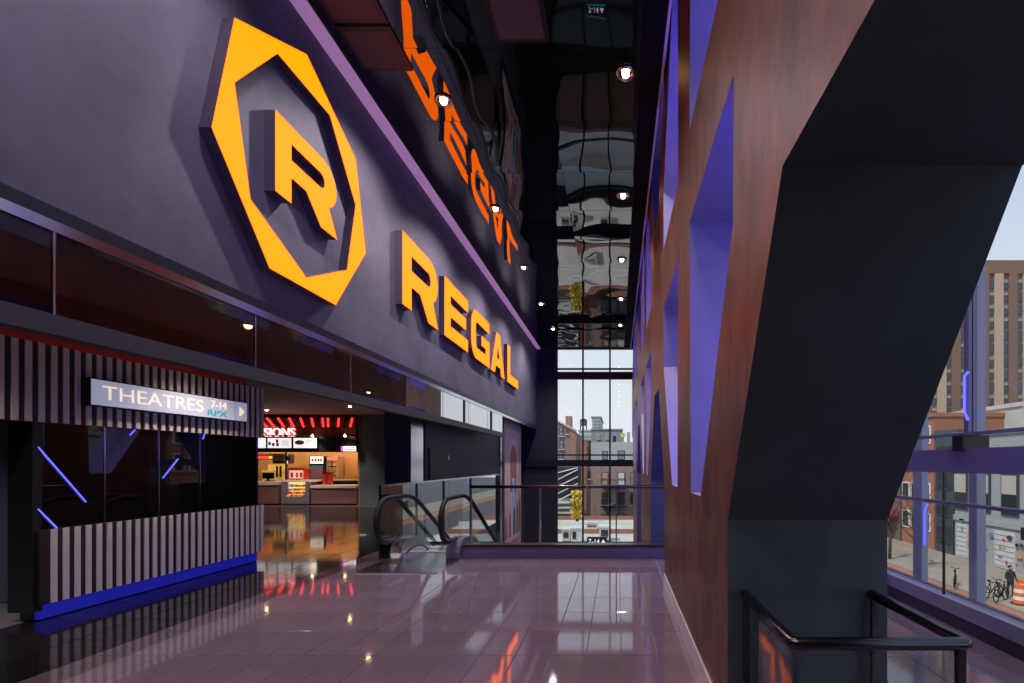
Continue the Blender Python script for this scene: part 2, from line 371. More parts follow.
dia = prism_yz('wall_diagrid', [outer]+holes, XB, XP, [M['brown'], M['reveal'], M['pier'], mat('deep_blue_paint', (.06, .07, .17), .55)], pick=pick)  # far leg faces carry the blue LED light in their base colour
tag(dia, 'copper brown plaster wall with slanted openings lit blue inside', kind='structure')
for h in holes:                                   # light strips tucked against the jamb nearest the camera
    ys = [p[0] for p in h]; lowr = h[0][1] < ZM
    c = min(cents, key=lambda q: abs(q-sum(ys)/5))
    z0, z1 = (2.85, 3.5) if lowr else (4.4, 5.0)
    yn = min(ys)
    if yn < c-1: box('light_strip', (.98, yn+.004, z0), (1.01, yn+.02, z1), M['bluelight'], dia)
    else:
        z0, z1 = (1.6, 3.3) if lowr else (4.5, 6.2)
        box('light_strip', (.98, yn+.012+(.045 if lowr else .045), z0), (1.01, yn+.03+.045, z1), M['bluelight'], dia)
for c in cents:
    for s_ in (-1, 1):                            # strips along the slanted jambs
        for up_ in (0, 1):
            fz = (lambda z: 2*ZM-z) if up_ else (lambda z: z)
            if c+s_*1.92 > endy-.1 or c+s_*1.92 < -3.9: continue
            if s_ < 0: sweep('light_strip', [(1.2, c-1.80, fz(2.72)), (1.2, c-.92, fz(1.41))], .012, M['bluelight'], dia, 4)
for c in cents[1:3]:
    for up_ in (0, 1):
        fz = (lambda z: 2*ZM-z) if up_ else (lambda z: z)
        sweep('light_strip', [(1.1, c+1.83, fz(.3)), (1.1, c+1.83, fz(1.2)), (1.1, c+2.66, fz(2.54))], .012, M['bluelight'], dia, 4)
# polished baseboards on the two near legs
for c in cents[:2]:
    b = box('baseboard_right', (XB-.012, c-1.79, 0), (XB, c+1.79, .15), mat('brushed_baseboard', (.75, .75, .78), .35, .7)); tag(b, kind='structure')

# ------------------------------------------------------------------ kerb and glass balustrade at the end of the floor
kerb = box('kerb', (ESC[1]+.02, YC, -.3), (1.2, YC+.22, .19), mat('violet_kerb', (.10, .085, .14), .35)); tag(kerb, 'low violet kerb closing the floor edge', kind='structure')
box('kerb_cap', (ESC[1]+.02, YC-.01, .19), (1.2, YC+.22, .225), mat('bronze_cap', (.06, .035, .03), .3, .5), kerb)
bal = empty('glass_balustrade', (-1, YC+.1, .225), 'clear glass balustrade with a dark handrail on the kerb', 'balustrade')
sweep('handrail', [(-2.42, YC+.1, 1.16), (1.2, YC+.1, 1.16)], .026, M['railsteel'], bal, 10)
px_ = [-2.40, -1.27, 0.0-.02, 1.2]
for a, b in zip(px_, px_[1:]):
    box('glass_pane', (a+.02, YC+.094, .226), (b-.02, YC+.106, 1.14), M['glass'], bal)
for a in px_[:3]:
    box('post', (a-.012, YC+.088, .226), (a+.012, YC+.112, 1.15), M['steel'], bal)

# ------------------------------------------------------------------ escalator
esc = empty('escalator', (-3.12, 8.2, 0), 'escalator with glass sides and black handrails going down beside the kerb', 'escalator')
S30 = math.tan(math.radians(30))
def handpath(zc=.66, r=.34, y0=7.64, yk=8.62, yend=17.0):
    P = []
    for k in range(11):
        a = -math.pi/2-math.pi*k/10
        P.append((y0+r*math.cos(a), zc+r*math.sin(a)))
    P[0] = (y0+.35, zc-r)
    P.insert(1, (y0, zc-r))
    for k in range(7):
        t = k/6; P.append((yk-.35+.7*t, zc+r-S30*.35*t*t))
    yl, zl = P[-1]
    P.append((yend, zl-S30*(yend-yl)))
    return P
for sx in (-3.60, -2.64):
    hp = handpath()
    sweep('handrail', [(sx, y, z) for y, z in hp], .038, M['rubber'], esc, 8)
    inner = [(y, z-.03) for y, z in hp[12:]]
    arc = [(7.64+.30*math.cos(-math.pi/2-math.pi*k/10), .66+.30*math.sin(-math.pi/2-math.pi*k/10)) for k in range(11)]
    tail = [(17.0, hp[-1][1]-.75), (8.9, .28-.1), (8.5, .28)]
    prism_yz('glass_side', [arc+inner[1:]+tail], sx-.006, sx+.006, [M['glass']], esc)
    # steel deck and skirt
    prof = [(7.92, .0), (7.88, .10), (7.92, .20), (8.02, .28), (8.12, .30), (8.45, .30), (8.75, .24), (9.1, .05), (17.0, .05-S30*7.9), (17.0, -.5-S30*7.9), (9.0, -.55), (8.6, -.28), (8.6, .0)]
    dk = prism_yz('deck', [prof], sx-.06 if sx < -3 else sx-.13, sx+.13 if sx < -3 else sx+.10, [M['steel'] if sx < -3 else mat('violet_deck', (.10, .085, .14), .35)], esc)
    sxi = sx+.133 if sx < -3 else sx-.133
    sweep('skirt_brush', [(sxi, 8.05, .07), (sxi, 8.25, .12), (sxi, 8.5, .13), (sxi, 8.8, .06), (sxi, 9.1, -.08), (sxi, 14, -.08-S30*4.9)], .012, M['rubber'], esc, 6)
landing = box('landing_plate', (ESC[0], 6.90, -.006), (ESC[1], 8.55, .004), mat('landing_steel', (.40, .38, .40), .22, 1, var=.2, vscale=40, stretch=(1, 12, 1)), esc)
for k in range(14): box('tread_rib', (ESC[0]+.1, 6.98+k*.11, .004), (ESC[1]-.1, 7.0+k*.11, .006), M['steel'], landing)
box('comb_plate', (-3.47, 8.45, .0), (-2.77, 8.6, .012), mat('comb_yellowish', (.5, .45, .3), .35, .8), esc)
for k in range(18):
    y = 8.6+.4*k; z = -.02-max(0, k-1)*.23
    st = box('step', (-3.47, y, z-.25), (-2.77, y+.39, z), M['steel'], esc)
    box('step_nosing', (-3.47, y+.36, z), (-2.77, y+.39, z+.004), M['black'], st)
# side guard of reflective glass left of the escalator
gd = empty('side_guard', (XG, 10, 0), 'mirror-like glass guard with a steel top rail along the void', 'guard rail')
box('top_rail', (XG-.025, 7.80, 1.165), (XG+.025, 15.75, 1.20), M['chrome'], gd)
for k in range(5):
    y0 = 7.82+k*1.586
    box('glass_pane', (XG-.006, y0, -.3 if k else .0), (XG+.006, y0+1.575, 1.165), M['coated'], gd)
    box('clamp_post', (XG-.03, y0-.006, -.3 if k else .0), (XG-.01, y0+.012, 1.165), M['black'], gd)

# ------------------------------------------------------------------ end window
def glazed_wall_y(name, Y, xs_, zs, label):
    o = empty(name, ((xs_[0]+xs_[-1])/2, Y, zs[0]), label, None, None, 'structure')
    for x in xs_: box('mullion', (x-.035, Y-.06, zs[0]), (x+.035, Y+.06, zs[-1]), M['frame'], o)
    for a, b in zip(xs_, xs_[1:]):
        for c, d in zip(zs, zs[1:]):
            box('pane', (a+.035, Y-.006, c+.02), (b-.035, Y+.006, d-.02), M['winglass'], o)
    return o
xm = [-2.52, -1.436, -.312, .812, 1.936, 3.06]
zsE = [ZLOW, -2.2, 1.41, 1.88, 5.0, 5.46, ZC+.1]
wn = glazed_wall_y('window_1', YE, xm, zsE, 'tall end window with dark mullions looking over rooftops')
box('cross_beam', (XG-.1, YE-.30, 1.41), (XR, YE-.10, 1.68), M['frame'], wn)
box('cross_beam', (-2.52, YE-.26, 5.0), (XR, YE-.10, 5.30), M['frame'], wn)
for z in (1.88, 5.46, -2.2): box('transom', (-2.52, YE-.08, z-.03), (XR, YE+.05, z+.03), M['frame'], wn)
box('head_panel', (-2.52, YE-.1, ZC), (XR, YE+.1, 7.4), M['frame'], wn)

# ------------------------------------------------------------------ right street glazing
wr = empty('window_2', (XR, 8, 0), 'street window wall with violet beam right of the slanted pier', None, None, 'structure')
violet = mat('violet_painted_steel', (.20, .19, .27), .4)
dv = mat('dark_violet_base', (.045, .03, .06), .4)
box('base_wall', (XR-.02, -4, -6.2), (XR+.2, YE+.2, .0), M['slate'], wr)
box('sill_base', (XR-.03, -4, 0), (XR+.12, YE+.2, .13), dv, wr)
box('sill', (XR-.05, -4, .13), (XR+.14, YE+.2, .26), violet, wr)
box('sill_edge', (XR+.10, -4, .26), (XR+.14, YE+.2, .275), M['chrome'], wr)
box('main_beam', (XR-.08, -4, 1.46), (XR+.12, YE+.2, 1.68), violet, wr)
box('transom', (XR-.03, -4, 1.15), (XR+.04, YE+.2, 1.18), violet, wr)
box('transom', (XR-.03, -4, 1.80), (XR+.04, YE+.2, 1.83), violet, wr)
box('head_beam', (XR-.08, -4, 6.6), (XR+.12, YE+.2, 7.4), M['frame'], wr)
ysR = [-1.5, 1.5, 4.47, 7.45, 10.4, 13.4, 16.4, 19.4]
for y in ysR: box('mullion', (XR-.02, y-.03, 1.68), (XR+.06, y+.03, 6.6), violet, wr)
for k in range(14):
    y = -3.9+.82+k*1.58
    box('mullion', (XR-.0, y-.008, .26), (XR+.02, y+.008, 1.46), M['black'], wr)
for a, b in zip([-4]+ysR, ysR+[YE+.1]):
    box('pane', (XR+.01, a+.03, 1.68), (XR+.02, b-.03, 6.6), M['winglass'], wr)
for k in range(15):
    y = -3.9+.82+(k-1)*1.58
    if y+1.57 > -4: box('pane', (XR+.006, max(y, -4)+.01, .27), (XR+.014, min(y+1.57, YE), 1.46), M['winglass'], wr)
box('bracket', (XR-.10, 4.40, 1.66), (XR+.14, 4.54, 1.80), M['black'], wr)
lilac = mat('lilac_clad_column', (.36, .38, .46), .45, var=.06)
for i, (x, y, wd, lb) in enumerate(((3.95, 5.38, .12, 'pale square column outside the glass nearest the right frame edge'), (4.97, 8.04, .24, 'pale square column outside the glass beside the slanted pier'))):
    c_ = empty('exterior_column', (x, y, -6), lb, 'column')
    box('shaft', (x-.05, y-wd/2, -6), (x+.05, y+wd/2, 7.2), lilac, c_)
    box('base_plate', (x-.2, y-wd/2-.08, -6), (x+.2, y+wd/2+.08, -5.9), M['steel'], c_)
    box('cap_plate', (x-.16, y-wd/2-.04, 7.2), (x+.16, y+wd/2+.04, 7.26), M['steel'], c_)
def tube(pts, label, r=.012):  # glowing tubes stand for blue LED lines reflected in the right glazing
    return tag(sweep('light_tube', pts, r, M['bluesoft'], None, 6), label, 'light tube', 'blue light tubes')
p = [atY(927, 504, 7.9), atY(924.5, 512, 7.9), atY(924.5, 545, 7.9)]; tube(p, 'bent blue light tube on the pale column beside the pier')
p = [atX(968, 372, XR-.035), atX(964.5, 376, XR-.035), atX(964.5, 412, XR-.035), atX(968, 420, XR-.035)]; tube(p, 'blue bracket-shaped light tube by the upper window mullion')

# ------------------------------------------------------------------ guard rail round the foot of the slanted pier
gb = empty('pier_guard', (1.03, 2.28, 0), 'small glass guard with a dark round handrail at the slanted pier', 'guard rail')
gx0, gx1, gy0, gy1, gz = .69, 1.375, 1.925, 2.655, .84
sweep('handrail', [(gx0, gy1, gz), (gx0, gy0+.02, gz), (gx0+.006, gy0+.006, gz), (gx0+.02, gy0, gz), (gx1-.02, gy0, gz), (gx1-.006, gy0+.006, gz), (gx1, gy0+.02, gz), (gx1, gy1, gz)], .026, M['railsteel'], gb, 12)
for (x, y) in ((gx0, gy1-.03), (gx1, gy1-.03), (gx1-.02, gy0+.012)):
    box('post', (x-.016, y-.012, 0), (x+.016, y+.012, gz), M['railsteel'], gb)
box('glass_pane', (gx0+.03, gy0-.005, .05), (gx1-.04, gy0+.005, gz-.045), M['glass'], gb)
box('glass_pane', (gx0-.005, gy0+.02, .05), (gx0+.005, gy1-.2, gz-.045), M['glass'], gb)
box('glass_pane', (gx1-.005, gy0+.04, .05), (gx1+.005, gy1-.05, gz-.045), M['glass'], gb)
for x in (gx0, gx1): box('floor_shoe', (x-.02, gy0, 0), (x+.02, gy1, .05), M['black'], gb)
box('floor_shoe', (gx0, gy0-.02, 0), (gx1, gy0+.02, .05), M['black'], gb)

# ------------------------------------------------------------------ the big sign
XS = -3.235
def arc(cx, cy, rx, ry, a0, a1, n=10): return [(cx+rx*math.cos(math.radians(a0+(a1-a0)*k/n)), cy+ry*math.sin(math.radians(a0+(a1-a0)*k/n))) for k in range(n+1)]
G = {}
G['R'] = [[(0, 0), (0, 1)]+[(.92, 1)]+arc(.95, .665, .36, .335, 80, -62)+[(1.33, 0), (.93, 0), (.60, .33), (.30, .33), (.30, 0)],
          [(.30, .77), (.90, .77)]+arc(.92, .665, .10, .105, 80, -80, 6)+[(.90, .56), (.30, .56)]]
G['E'] = [[(0, 0), (0, 1), (1.30, 1), (1.30, .77), (.31, .77), (.31, .615), (1.18, .615), (1.18, .395), (.31, .395), (.31, .23), (1.30, .23), (1.30, 0)]]
G['G'] = [[(1.36, .77), (1.36, 1), (.40, 1)]+arc(.36, .64, .36, .36, 92, 178, 6)+arc(.36, .36, .36, .36, 182, 268, 6)+[(1.38, 0), (1.38, .57), (.74, .57), (.74, .36), (1.08, .36), (1.08, .23), (.42, .23)]+arc(.42, .34, .11, .11, 268, 182, 4)+arc(.42, .66, .11, .11, 178, 92, 4)]
G['A'] = [[(0, 0), (.49, 1), (.84, 1), (1.33, 0), (.99, 0), (.90, .19), (.43, .19), (.34, 0)], [(.52, .39), (.81, .39), (.665, .72)]]
G['L'] = [[(0, 0), (0, 1), (.31, 1), (.31, .24), (1.37, .24), (1.37, 0)]]
def glyph(name, ch, y0, y1, z0, z1, parent, lab=None):
    P = G[ch]; mx = max(p[0] for p in P[0])
    Q = [[(y0+(y1-y0)*u/mx, z0+(z1-z0)*v) for u, v in pl] for pl in P]
    o = prism_yz(name, Q, XF, XS, [M['return'], M['orange']], parent, pick=lambda c, n: 1 if n.x > .7 and c.x > XS-.02 else 0)
    if lab: o['label'] = lab
    return o
sg = empty('letter_sign', (XF, 11.6, 3.94), 'big glowing orange REGAL lettering on the grey violet fascia', 'sign')
for ch, a, b in (('R', 7.37, 8.83), ('E', 9.16, 10.60), ('G', 10.84, 12.37), ('A', 12.55, 14.02), ('L', 14.40, 15.92)):
    glyph('letter', ch, a, b, 3.945, 5.05, sg, 'letter '+ch)
em = empty('emblem_sign', (XF, 5.1, 3.2), 'glowing orange seven-sided emblem with an R inside, left of the lettering', 'sign')
c = 4.268
V = [(234.5, 17.6), (306.7, 54.4), (355.7, 158.9), (365.7, 253.1), (335.7, 305.1), (269.7, 268.3), (211.6, 127.2)]
I = [(190+374/c, 228/c), (190+597/c, 492/c), (190+707/c, 150+235/c), (190+670/c, 150+512/c), (190+497/c, 150+545/c), (190+258/c, 150+210/c), (190+190/c, 352/c)]
un = lambda P: [(atX(x, y, XS).y, atX(x, y, XS).z) for x, y in P]
prism_yz('emblem_ring', [un(V), un(I)], XF, XS, [M['return'], M['orange']], em, pick=lambda c, n: 1 if n.x > .7 and c.x > XS-.02 else 0)
glyph('emblem_letter', 'R', 4.632, 5.655, 4.125, 4.89, em)

# ------------------------------------------------------------------ striped ticket screen
scn = empty('ticket_screen', (XT-.2, 6.2, 0), 'black and white striped ticket screen with dark glass and blue base light', 'partition')
YN, YFAR = 4.84, 7.72
box('backing_board', (XT-.30, YN-.07, .16), (XT-.06, YFAR, .87), M['darkred'], scn)
box('lower_panel', (XT-.06, YN-.07, .16), (XT-.025, YFAR, .89), M['darkred'], scn)
box('upper_panel', (XT-.30, 2.0, 1.95), (XT-.025, YFAR, 2.72), M['darkred'], scn)
box('end_board', (XT-.30, YN-.10, .10), (XT-.06, YN-.02, 2.0), M['black'], scn)
pitch = .1065
n = int((YFAR-YN)/pitch)
sm = None
def slat_mesh(h):
    bm = bmesh.new(); add_box(bm, (-.025, 0, 0), (-.013, .055, h)); bmesh.ops.bevel(bm, geom=[e for e in bm.edges if abs(e.verts[0].co.x+.013) < 1e-6 and abs(e.verts[1].co.x+.013) < 1e-6], offset=.003, segments=1, affect='EDGES')
    me = bm_mesh(bm, 'slat'); me.materials.append(M['offwhite']); return me
sl, su = slat_mesh(.73), slat_mesh(.77)
k = 0
while YN+.02+k*pitch+.055 < YFAR:
    o = newobj('slat', sl, scn); o.location = Vector((XT, YN+.02+k*pitch, .16))-scn.location; k += 1
k = -26
while YN+.02+k*pitch+.055 < YFAR:
    o = newobj('slat', su, scn); o.location = Vector((XT, YN+.02+k*pitch, 1.95))-scn.location; k += 1
box('slat', (XT-.30, YFAR, .16), (XT, YFAR+.04, .89), M['offwhite'], scn); box('slat', (XT-.30, YFAR, 1.95), (XT, YFAR+.04, 2.72), M['offwhite'], scn)
box('base_light', (XT-.10, YN-.05, .015), (XT-.065, YFAR-.02, .145), M['bluebase'], scn)
box('plinth', (XT-.28, YN-.02, 0), (XT-.10, YFAR, .16), M['black'], scn)
ye = [YN-.02, 5.42, 6.06, 6.66, YFAR]
for a, b in zip(ye, ye[1:]):
    g_ = box('glass_pane', (XT-.085, a+.012, .89), (XT-.07, b-.012, 1.95), M['blackglass'], scn)
    box('pane_edge', (XT-.09, b-.012, .89), (XT-.062, b, 1.95), M['chrome'], g_)
box('glass_backing', (XT-.30, YN-.02, .87), (XT-.09, YFAR, 1.95), M['black'], scn)
box('cove_light', (XT-.14, 2.1, 2.72), (XT-.10, YFAR-.05, 2.735), M['redglow'], scn); box('cove_board', (XT-.32, 2.0, 2.72), (XT-.24, YFAR, ZL-.01), mat('maroon_cove_board', (.10, .05, .05), .7), scn)
def onscreen(x, y): q = atX(x, y, XT-.06); return q
for pts in ([(38, 447), (86, 502)], [(38, 509), (57, 528)], [(163, 478), (178, 459)], [(130, 435), (135, 430)], [(203, 439), (206, 430)]):  # glowing lines stand for blue LED reflections in the dark glass
    sweep('light_line', [onscreen(*q) for q in pts], .007, M['bluesoft'], scn, 6)
# lit direction sign on the screen
ds = empty('direction_sign', (XT+.05, 6.3, 2.2), 'long lit sign box reading THEATRES mounted on the striped screen', 'sign')
A = atX(90.5, 381, XT+.09); B = atX(247.5, 424, XT+.09)
zs0, zs1 = 2.165, 2.435
box('sign_case', (XT, A.y, zs0-.012), (XT+.085, B.y, zs1+.012), M['black'], ds)
signface = mat('sign_face_lit', (.5, .52, .6), .25, emit=(.42, .46, .62), es=.5)
box('sign_face', (XT+.085, A.y+.01, zs0), (XT+.09, B.y-.24, zs1), signface, ds)
box('arrow_face', (XT+.085, B.y-.228, zs0), (XT+.09, B.y-.01, zs1), signface, ds)
cream = mat('cream_lit_letters', (.8, .7, .6), .5, emit=(1, .78, .60), es=.85)
LN = B.y-.24-A.y-.01
text('letters', 'THEATRES', (XT+.093, A.y+.12, zs0+.065), .15, cream, ds, LEFTWALL, .003, width=LN*.66, bold=-.012)
text('letters', '7-14', (XT+.093, A.y+LN*.79, zs0+.135), .10, cream, ds, LEFTWALL, .003, width=.26)
text('letters', 'RPX', (XT+.093, A.y+LN*.76, zs0+.03), .075, mat('teal_letters', (.0, .25, .3), .4, emit=(0, .30, .36), es=.8), ds, LEFTWALL, .003, width=.33, bold=.01)
prism_yz('arrow', [[(B.y-.155, zs0+.07), (B.y-.155, zs1-.07), (B.y-.06, (zs0+zs1)/2)]], XT+.09, XT+.096, [cream], ds)

# ------------------------------------------------------------------ poster at the end of the left side
pw = wall('wall_poster', (XG-.13, 16.3, -2.5), (XG-.03, 19.4, 3.04), M['navy'], 'wall strip carrying the tall mural banner')
po = empty('mural_banner', (XG, 17.6, -1.6), 'tall pinkish stone-arch mural banner beside the navy pier', 'poster')
pm = mat('mural_stone', (.70, .46, .38), .6, var=.2, vscale=4)
box('banner_sheet', (XG-.02, 16.32, -1.9), (XG, 19.2, 3.03), pm, po)
def arch(y0, y1, z0, z1): r = (y1-y0)/2; return [(y0, z0)]+[(y0+r-r*math.cos(math.pi*k/12), z1-r+r*math.sin(math.pi*k/12)) for k in range(13)]+[(y1, z0)]
prism_yz('printed_arch', [arch(17.0, 18.6, -1.2, 2.45)], XG, XG+.002, [mat('mural_pale', (.78, .58, .50), .6)], po)
prism_yz('printed_arch', [arch(17.25, 18.3, .5, 2.2)], XG+.002, XG+.004, [mat('mural_brick', (.45, .17, .12), .6, var=.2)], po)
prism_yz('printed_tower', [[(17.5, -.9), (17.65, .7), (17.45, 1.0), (18.1, 1.0), (17.9, .7), (18.0, -.9)]], XG+.004, XG+.006, [mat('mural_sky', (.42, .62, .78), .6)], po)
for i, (y, cc) in enumerate(((16.6, (.5, .12, .10)), (17.2, (.55, .08, .14)), (17.9, (.05, .12, .12)), (18.4, (.03, .30, .12)), (18.85, (.6, .10, .05)))):
    prism_yz('printed_figure', [[(y-.16, -1.05), (y-.14, -.45+.12*i), (y, -.25+.13*i), (y+.14, -.45+.12*i), (y+.16, -1.05)]], XG+.006, XG+.008, [mat('mural_figure', cc, .6)], po)
for i, cc in enumerate(((.05, .35, .4), (.55, .1, .15), (.5, .35, .1))):
    box('printed_block', (XG+.006, 17.0+.55*i, -1.65), (XG+.008, 17.4+.55*i, -1.25), mat('mural_block', cc, .6), po)
for i in range(7): box('printed_letter', (XG+.006, 16.6+i*.33, 2.62), (XG+.008, 16.78+i*.33, 2.74), M['white'], po)

# ------------------------------------------------------------------ level sign in the void
q0 = atY(587, 546, 12.5); q1 = atY(607, 537, 12.5)
ls = empty('level_sign', (q0.x, 12.5, ZLOW), 'dark 7-14 sign with an up arrow behind the balustrade glass', 'sign')
box('sign_panel', (q0.x, 12.5, q0.z), (q1.x, 12.54, q1.z), mat('sign_navy', (.02, .05, .09), .4), ls)
text('letters', '7-14', (q0.x+.04, 12.495, q0.z+.06), .12, M['whitelit'], ls, FRONT, .003, width=.28)
pts_ = [(q0.x+.36, q0.z+.08), (q0.x+.47, q0.z+.08), (q0.x+.415, q0.z+.17)]
bm = bmesh.new(); vs = [bm.verts.new((x, 12.492, z)) for x, z in pts_]+[bm.verts.new((x, 12.498, z)) for x, z in pts_]
bm.faces.new(vs[:3]); bm.faces.new(vs[3:][::-1])
for a in range(3): bm.faces.new((vs[a], vs[(a+1) % 3], vs[3+(a+1) % 3], vs[3+a]))
o = newobj('arrow', bm_mesh(bm), ls, M['whitelit']); o.location = -ls.location
box('teal_stripe', (q0.x, 12.49, q0.z), (q1.x, 12.5, q0.z+.03), mat('teal_stripe', (0, .25, .35), .4, emit=(0, .3, .4), es=.6), ls)
for x in (q0.x+.06, q1.x-.06): box('post', (x-.015, 12.51, ZLOW), (x+.015, 12.53, q0.z), M['black'], ls)

# ------------------------------------------------------------------ concession stand
YK = 17.9
def K(x, y, dy=0): return atY(x, y, YK+dy)
def kbox(name, x0, y0, x1, y1, m, parent, dy=0, th=.1, bevel=0):
    """front-facing block: pixel rectangle on the plane Y=YK+dy, thickness th behind it"""
    a = K(x0, y1, dy); b = K(x1, y0, dy)
    return box(name, (a.x, a.y, max(a.z, 0)), (b.x, a.y+th, b.z), m, parent, bevel)
wood = mat('warm_tan_wall', (.55, .33, .16), .6, var=.08)
brownc = mat('burgundy_counter', (.24, .12, .12), .45, var=.08)
greyc = mat('grey_case', (.20, .18, .20), .45)
slab = mat('pale_worktop', (.72, .62, .60), .3)
redm = mat('red_gloss', (.5, .03, .02), .35)
XK0, XK1 = -15.5, K(357, 0).x
kback = wall('wall_kitchen', (-20, YK+2.4, 0), (XK1+.1, YK+2.5, ZL), wood, 'warm tan back wall of the concession stand')
kside = wall('wall_kitchen', (XK1, YK+.06, 0), (XK1+.1, YK+2.4, ZL), wood, 'warm tan side wall of the concession stand')
bh = tag(box('bulkhead', (XK0-3, YK-.05, K(0, 452).z), (XK1, YK+.25, ZL), M['black']), 'black bulkhead above the concession counter', kind='structure')
box('red_band', (XK0, YK-.08, K(0, 437).z), (XK1, YK-.05, K(0, 428).z), mat('deep_red_band', (.20, .035, .04), .5), bh)
box('lamp_ledge', (XK0, YK-.42, K(0, 436.6).z+.022), (XK1, YK-.05, K(0, 436.6).z+.045), M['darkred'], bh)
# counters
ct = empty('concession_counter', ((K(311, 0).x+XK1)/2, YK+.3, 0), 'burgundy concession counter with pale worktop right of the snack case', 'counter')
box('body', (K(311, 0).x, YK, .06), (XK1-.02, YK+.6, K(0, 488).z), brownc, ct); box('worktop', (K(311, 0).x, YK-.05, K(0, 488).z), (XK1-.02, YK+.65, K(0, 485.3).z), slab, ct)
box('toe_kick', (K(311, 0).x, YK+.05, 0), (XK1-.02, YK+.55, .06), M['black'], ct)
ct = empty('concession_counter', (-14, YK+.3, 0), 'burgundy concession counter with till left of the snack case', 'counter')
box('body', (XK0, YK, .06), (K(278.6, 0).x, YK+.6, K(0, 485).z), brownc, ct); box('worktop', (XK0, YK-.05, K(0, 485).z), (K(278.6, 0).x, YK+.65, K(0, 481.8).z), slab, ct)
box('toe_kick', (XK0, YK+.05, 0), (K(278.6, 0).x, YK+.55, .06), M['black'], ct)
sc_ = empty('snack_case', (K(295, 0).x, YK+.3, 0), 'grey candy case with a lit glass front between the counters', 'display case')
kbox('body', 281.3, 482, 308.7, 505.5, greyc, sc_, dy=.1, th=.5); kbox('case_top', 280.6, 480, 309.0, 482, slab, sc_, dy=-.12, th=.75)
for a, b in ((281.3, 285.2), (305.2, 308.7)): kbox('side_frame', a, 482, b, 504, greyc, sc_, dy=-.1, th=.2)
kbox('lower_front', 285.2, 497, 305.2, 504, greyc, sc_, dy=-.1, th=.2)
kbox('case_light', 285.2, 482.2, 305.2, 497, mat('case_glow', (.9, .6, .2), .5, emit=(1, .62, .18), es=1.3), sc_, dy=.08, th=.02)
cols = [(.8, .08, .03), (.9, .55, .05), (.1, .2, .6), (.7, .7, .7), (.55, .05, .2), (.9, .3, .03), (.1, .4, .5)]
candy = [mat('candy_wrapper', cc, .4, emit=cc, es=.25) for cc in cols]
for r, yb in enumerate((486.6, 490.2, 493.6, 496.8)):
    kbox('shelf', 285.4, yb, 305, yb+.4, M['steel'], sc_, dy=-.04, th=.12)
    x = 286
    while x < 304:
        wpx = random.uniform(1.4, 2.6)
        o = kbox('candy_box', x, yb-random.uniform(1.6, 2.5), min(x+wpx, 304.6), yb, random.choice(candy), None, dy=-.02, th=.08)
        tag(o, 'small bright candy box on a shelf of the lit snack case', 'candy', 'candy boxes in the snack case'); x += wpx+.25
kbox('case_glass', 285.2, 482.2, 305.2, 497, M['glass'], sc_, dy=-.09, th=.01)
# menu boards
for i, (a, b) in enumerate(((242, 266), (267.2, 291.6), (293, 317))):
    mb = empty('menu_board', (K((a+b)/2, 0).x, YK-.08, K(0, 448).z), ['lit menu board mostly hidden behind the striped screen edge', 'lit white menu board showing red cups', 'lit white menu board showing a bowl of food'][i], 'menu board', 'lit menu boards')
    kbox('housing', a, 437.6, b, 448.4, M['black'], mb, dy=-.12, th=.07); kbox('lit_face', a+.4, 438, b-.4, 448, M['whitelit'], mb, dy=-.13, th=.01)
    if i == 1:
        for (x, y) in ((269.5, 443.5), (273.2, 444.5), (277, 441), (277.5, 444.5)): kbox('printed_cup', x-1.2, y-1.6, x+1.2, y+1.6, redm, mb, dy=-.136, th=.006)
        for y in (441, 443, 445): kbox('printed_line', 281.5, y-.3, 289, y+.3, mat('print_grey', (.5, .5, .5), .6), mb, dy=-.136, th=.006)
    if i == 2:
        q = K(299.5, 442.5, -.14)
        for r_, cc in ((.17, (.12, .09, .07)), (.13, (.6, .35, .2))):
            bm = bmesh.new(); bmesh.ops.create_cone(bm, cap_ends=True, segments=18, radius1=r_, radius2=r_, depth=.01)
            for v in bm.verts: v.co = Vector((v.co.x, v.co.z-(.01 if r_ < .15 else 0), v.co.y*.5))
            o = newobj('printed_bowl', bm_mesh(bm), mb, mat('print_bowl', cc, .6)); o.location = q-mb.location
        for y in (440.5, 443): kbox('printed_line', 306.5, y-.3, 314, y+.3, mat('print_grey', (.5, .5, .5), .6), mb, dy=-.136, th=.006)
# concessions lettering
cs = empty('neon_sign', (K(280, 0).x, YK-.1, K(0, 437).z), 'white and red glowing CONCESSIONS lettering above the menu boards', 'sign')
wl = (K(297, 0).x-K(222, 0).x)
text('letters', 'CONCESSIONS', (K(222, 0).x, YK-.12, K(0, 436.6).z), K(0, 428.3).z-K(0, 436.6).z, mat('neon_white', (1, .8, .8), .5, emit=(1, .72, .70), es=1.6), cs, FRONT, .03, width=wl, bold=.0)
text('letter_glow_backing', 'CONCESSIONS', (K(221.8, 0).x, YK-.085, K(0, 436.9).z), K(0, 428.0).z-K(0, 436.9).z, M['redlight'], cs, FRONT, .005, width=wl+.02, bold=.03)
# fan of slats over the sign
fan = empty('slat_canopy', (K(310, 0).x, YK-.2, K(0, 428.3).z), 'fan of tilted slats over the concession sign, some glowing red', 'canopy')
lit = {2, 5, 9, 13, 17, 21, 25, 27, 31, 36}
dks = mat('brown_slat', (.24, .13, .10), .5)
for i in range(-14, 40):
    t = i/39
    xb = 262+i*2.45; tilt = -9.5*(1-t)**1.3+2.6*t if t > 0 else -9.5
    a = K(xb, 427.0, -.12); b = K(xb+tilt, 418.0, -.12)
    isl = i in lit or (i < 0 and i % 4 == 0)
    sweep('slat', [a, b], .036 if isl else .02, M['redlight'] if isl else (M['offwhite'] if i % 3 == 0 and i < 16 else dks), fan, 4)
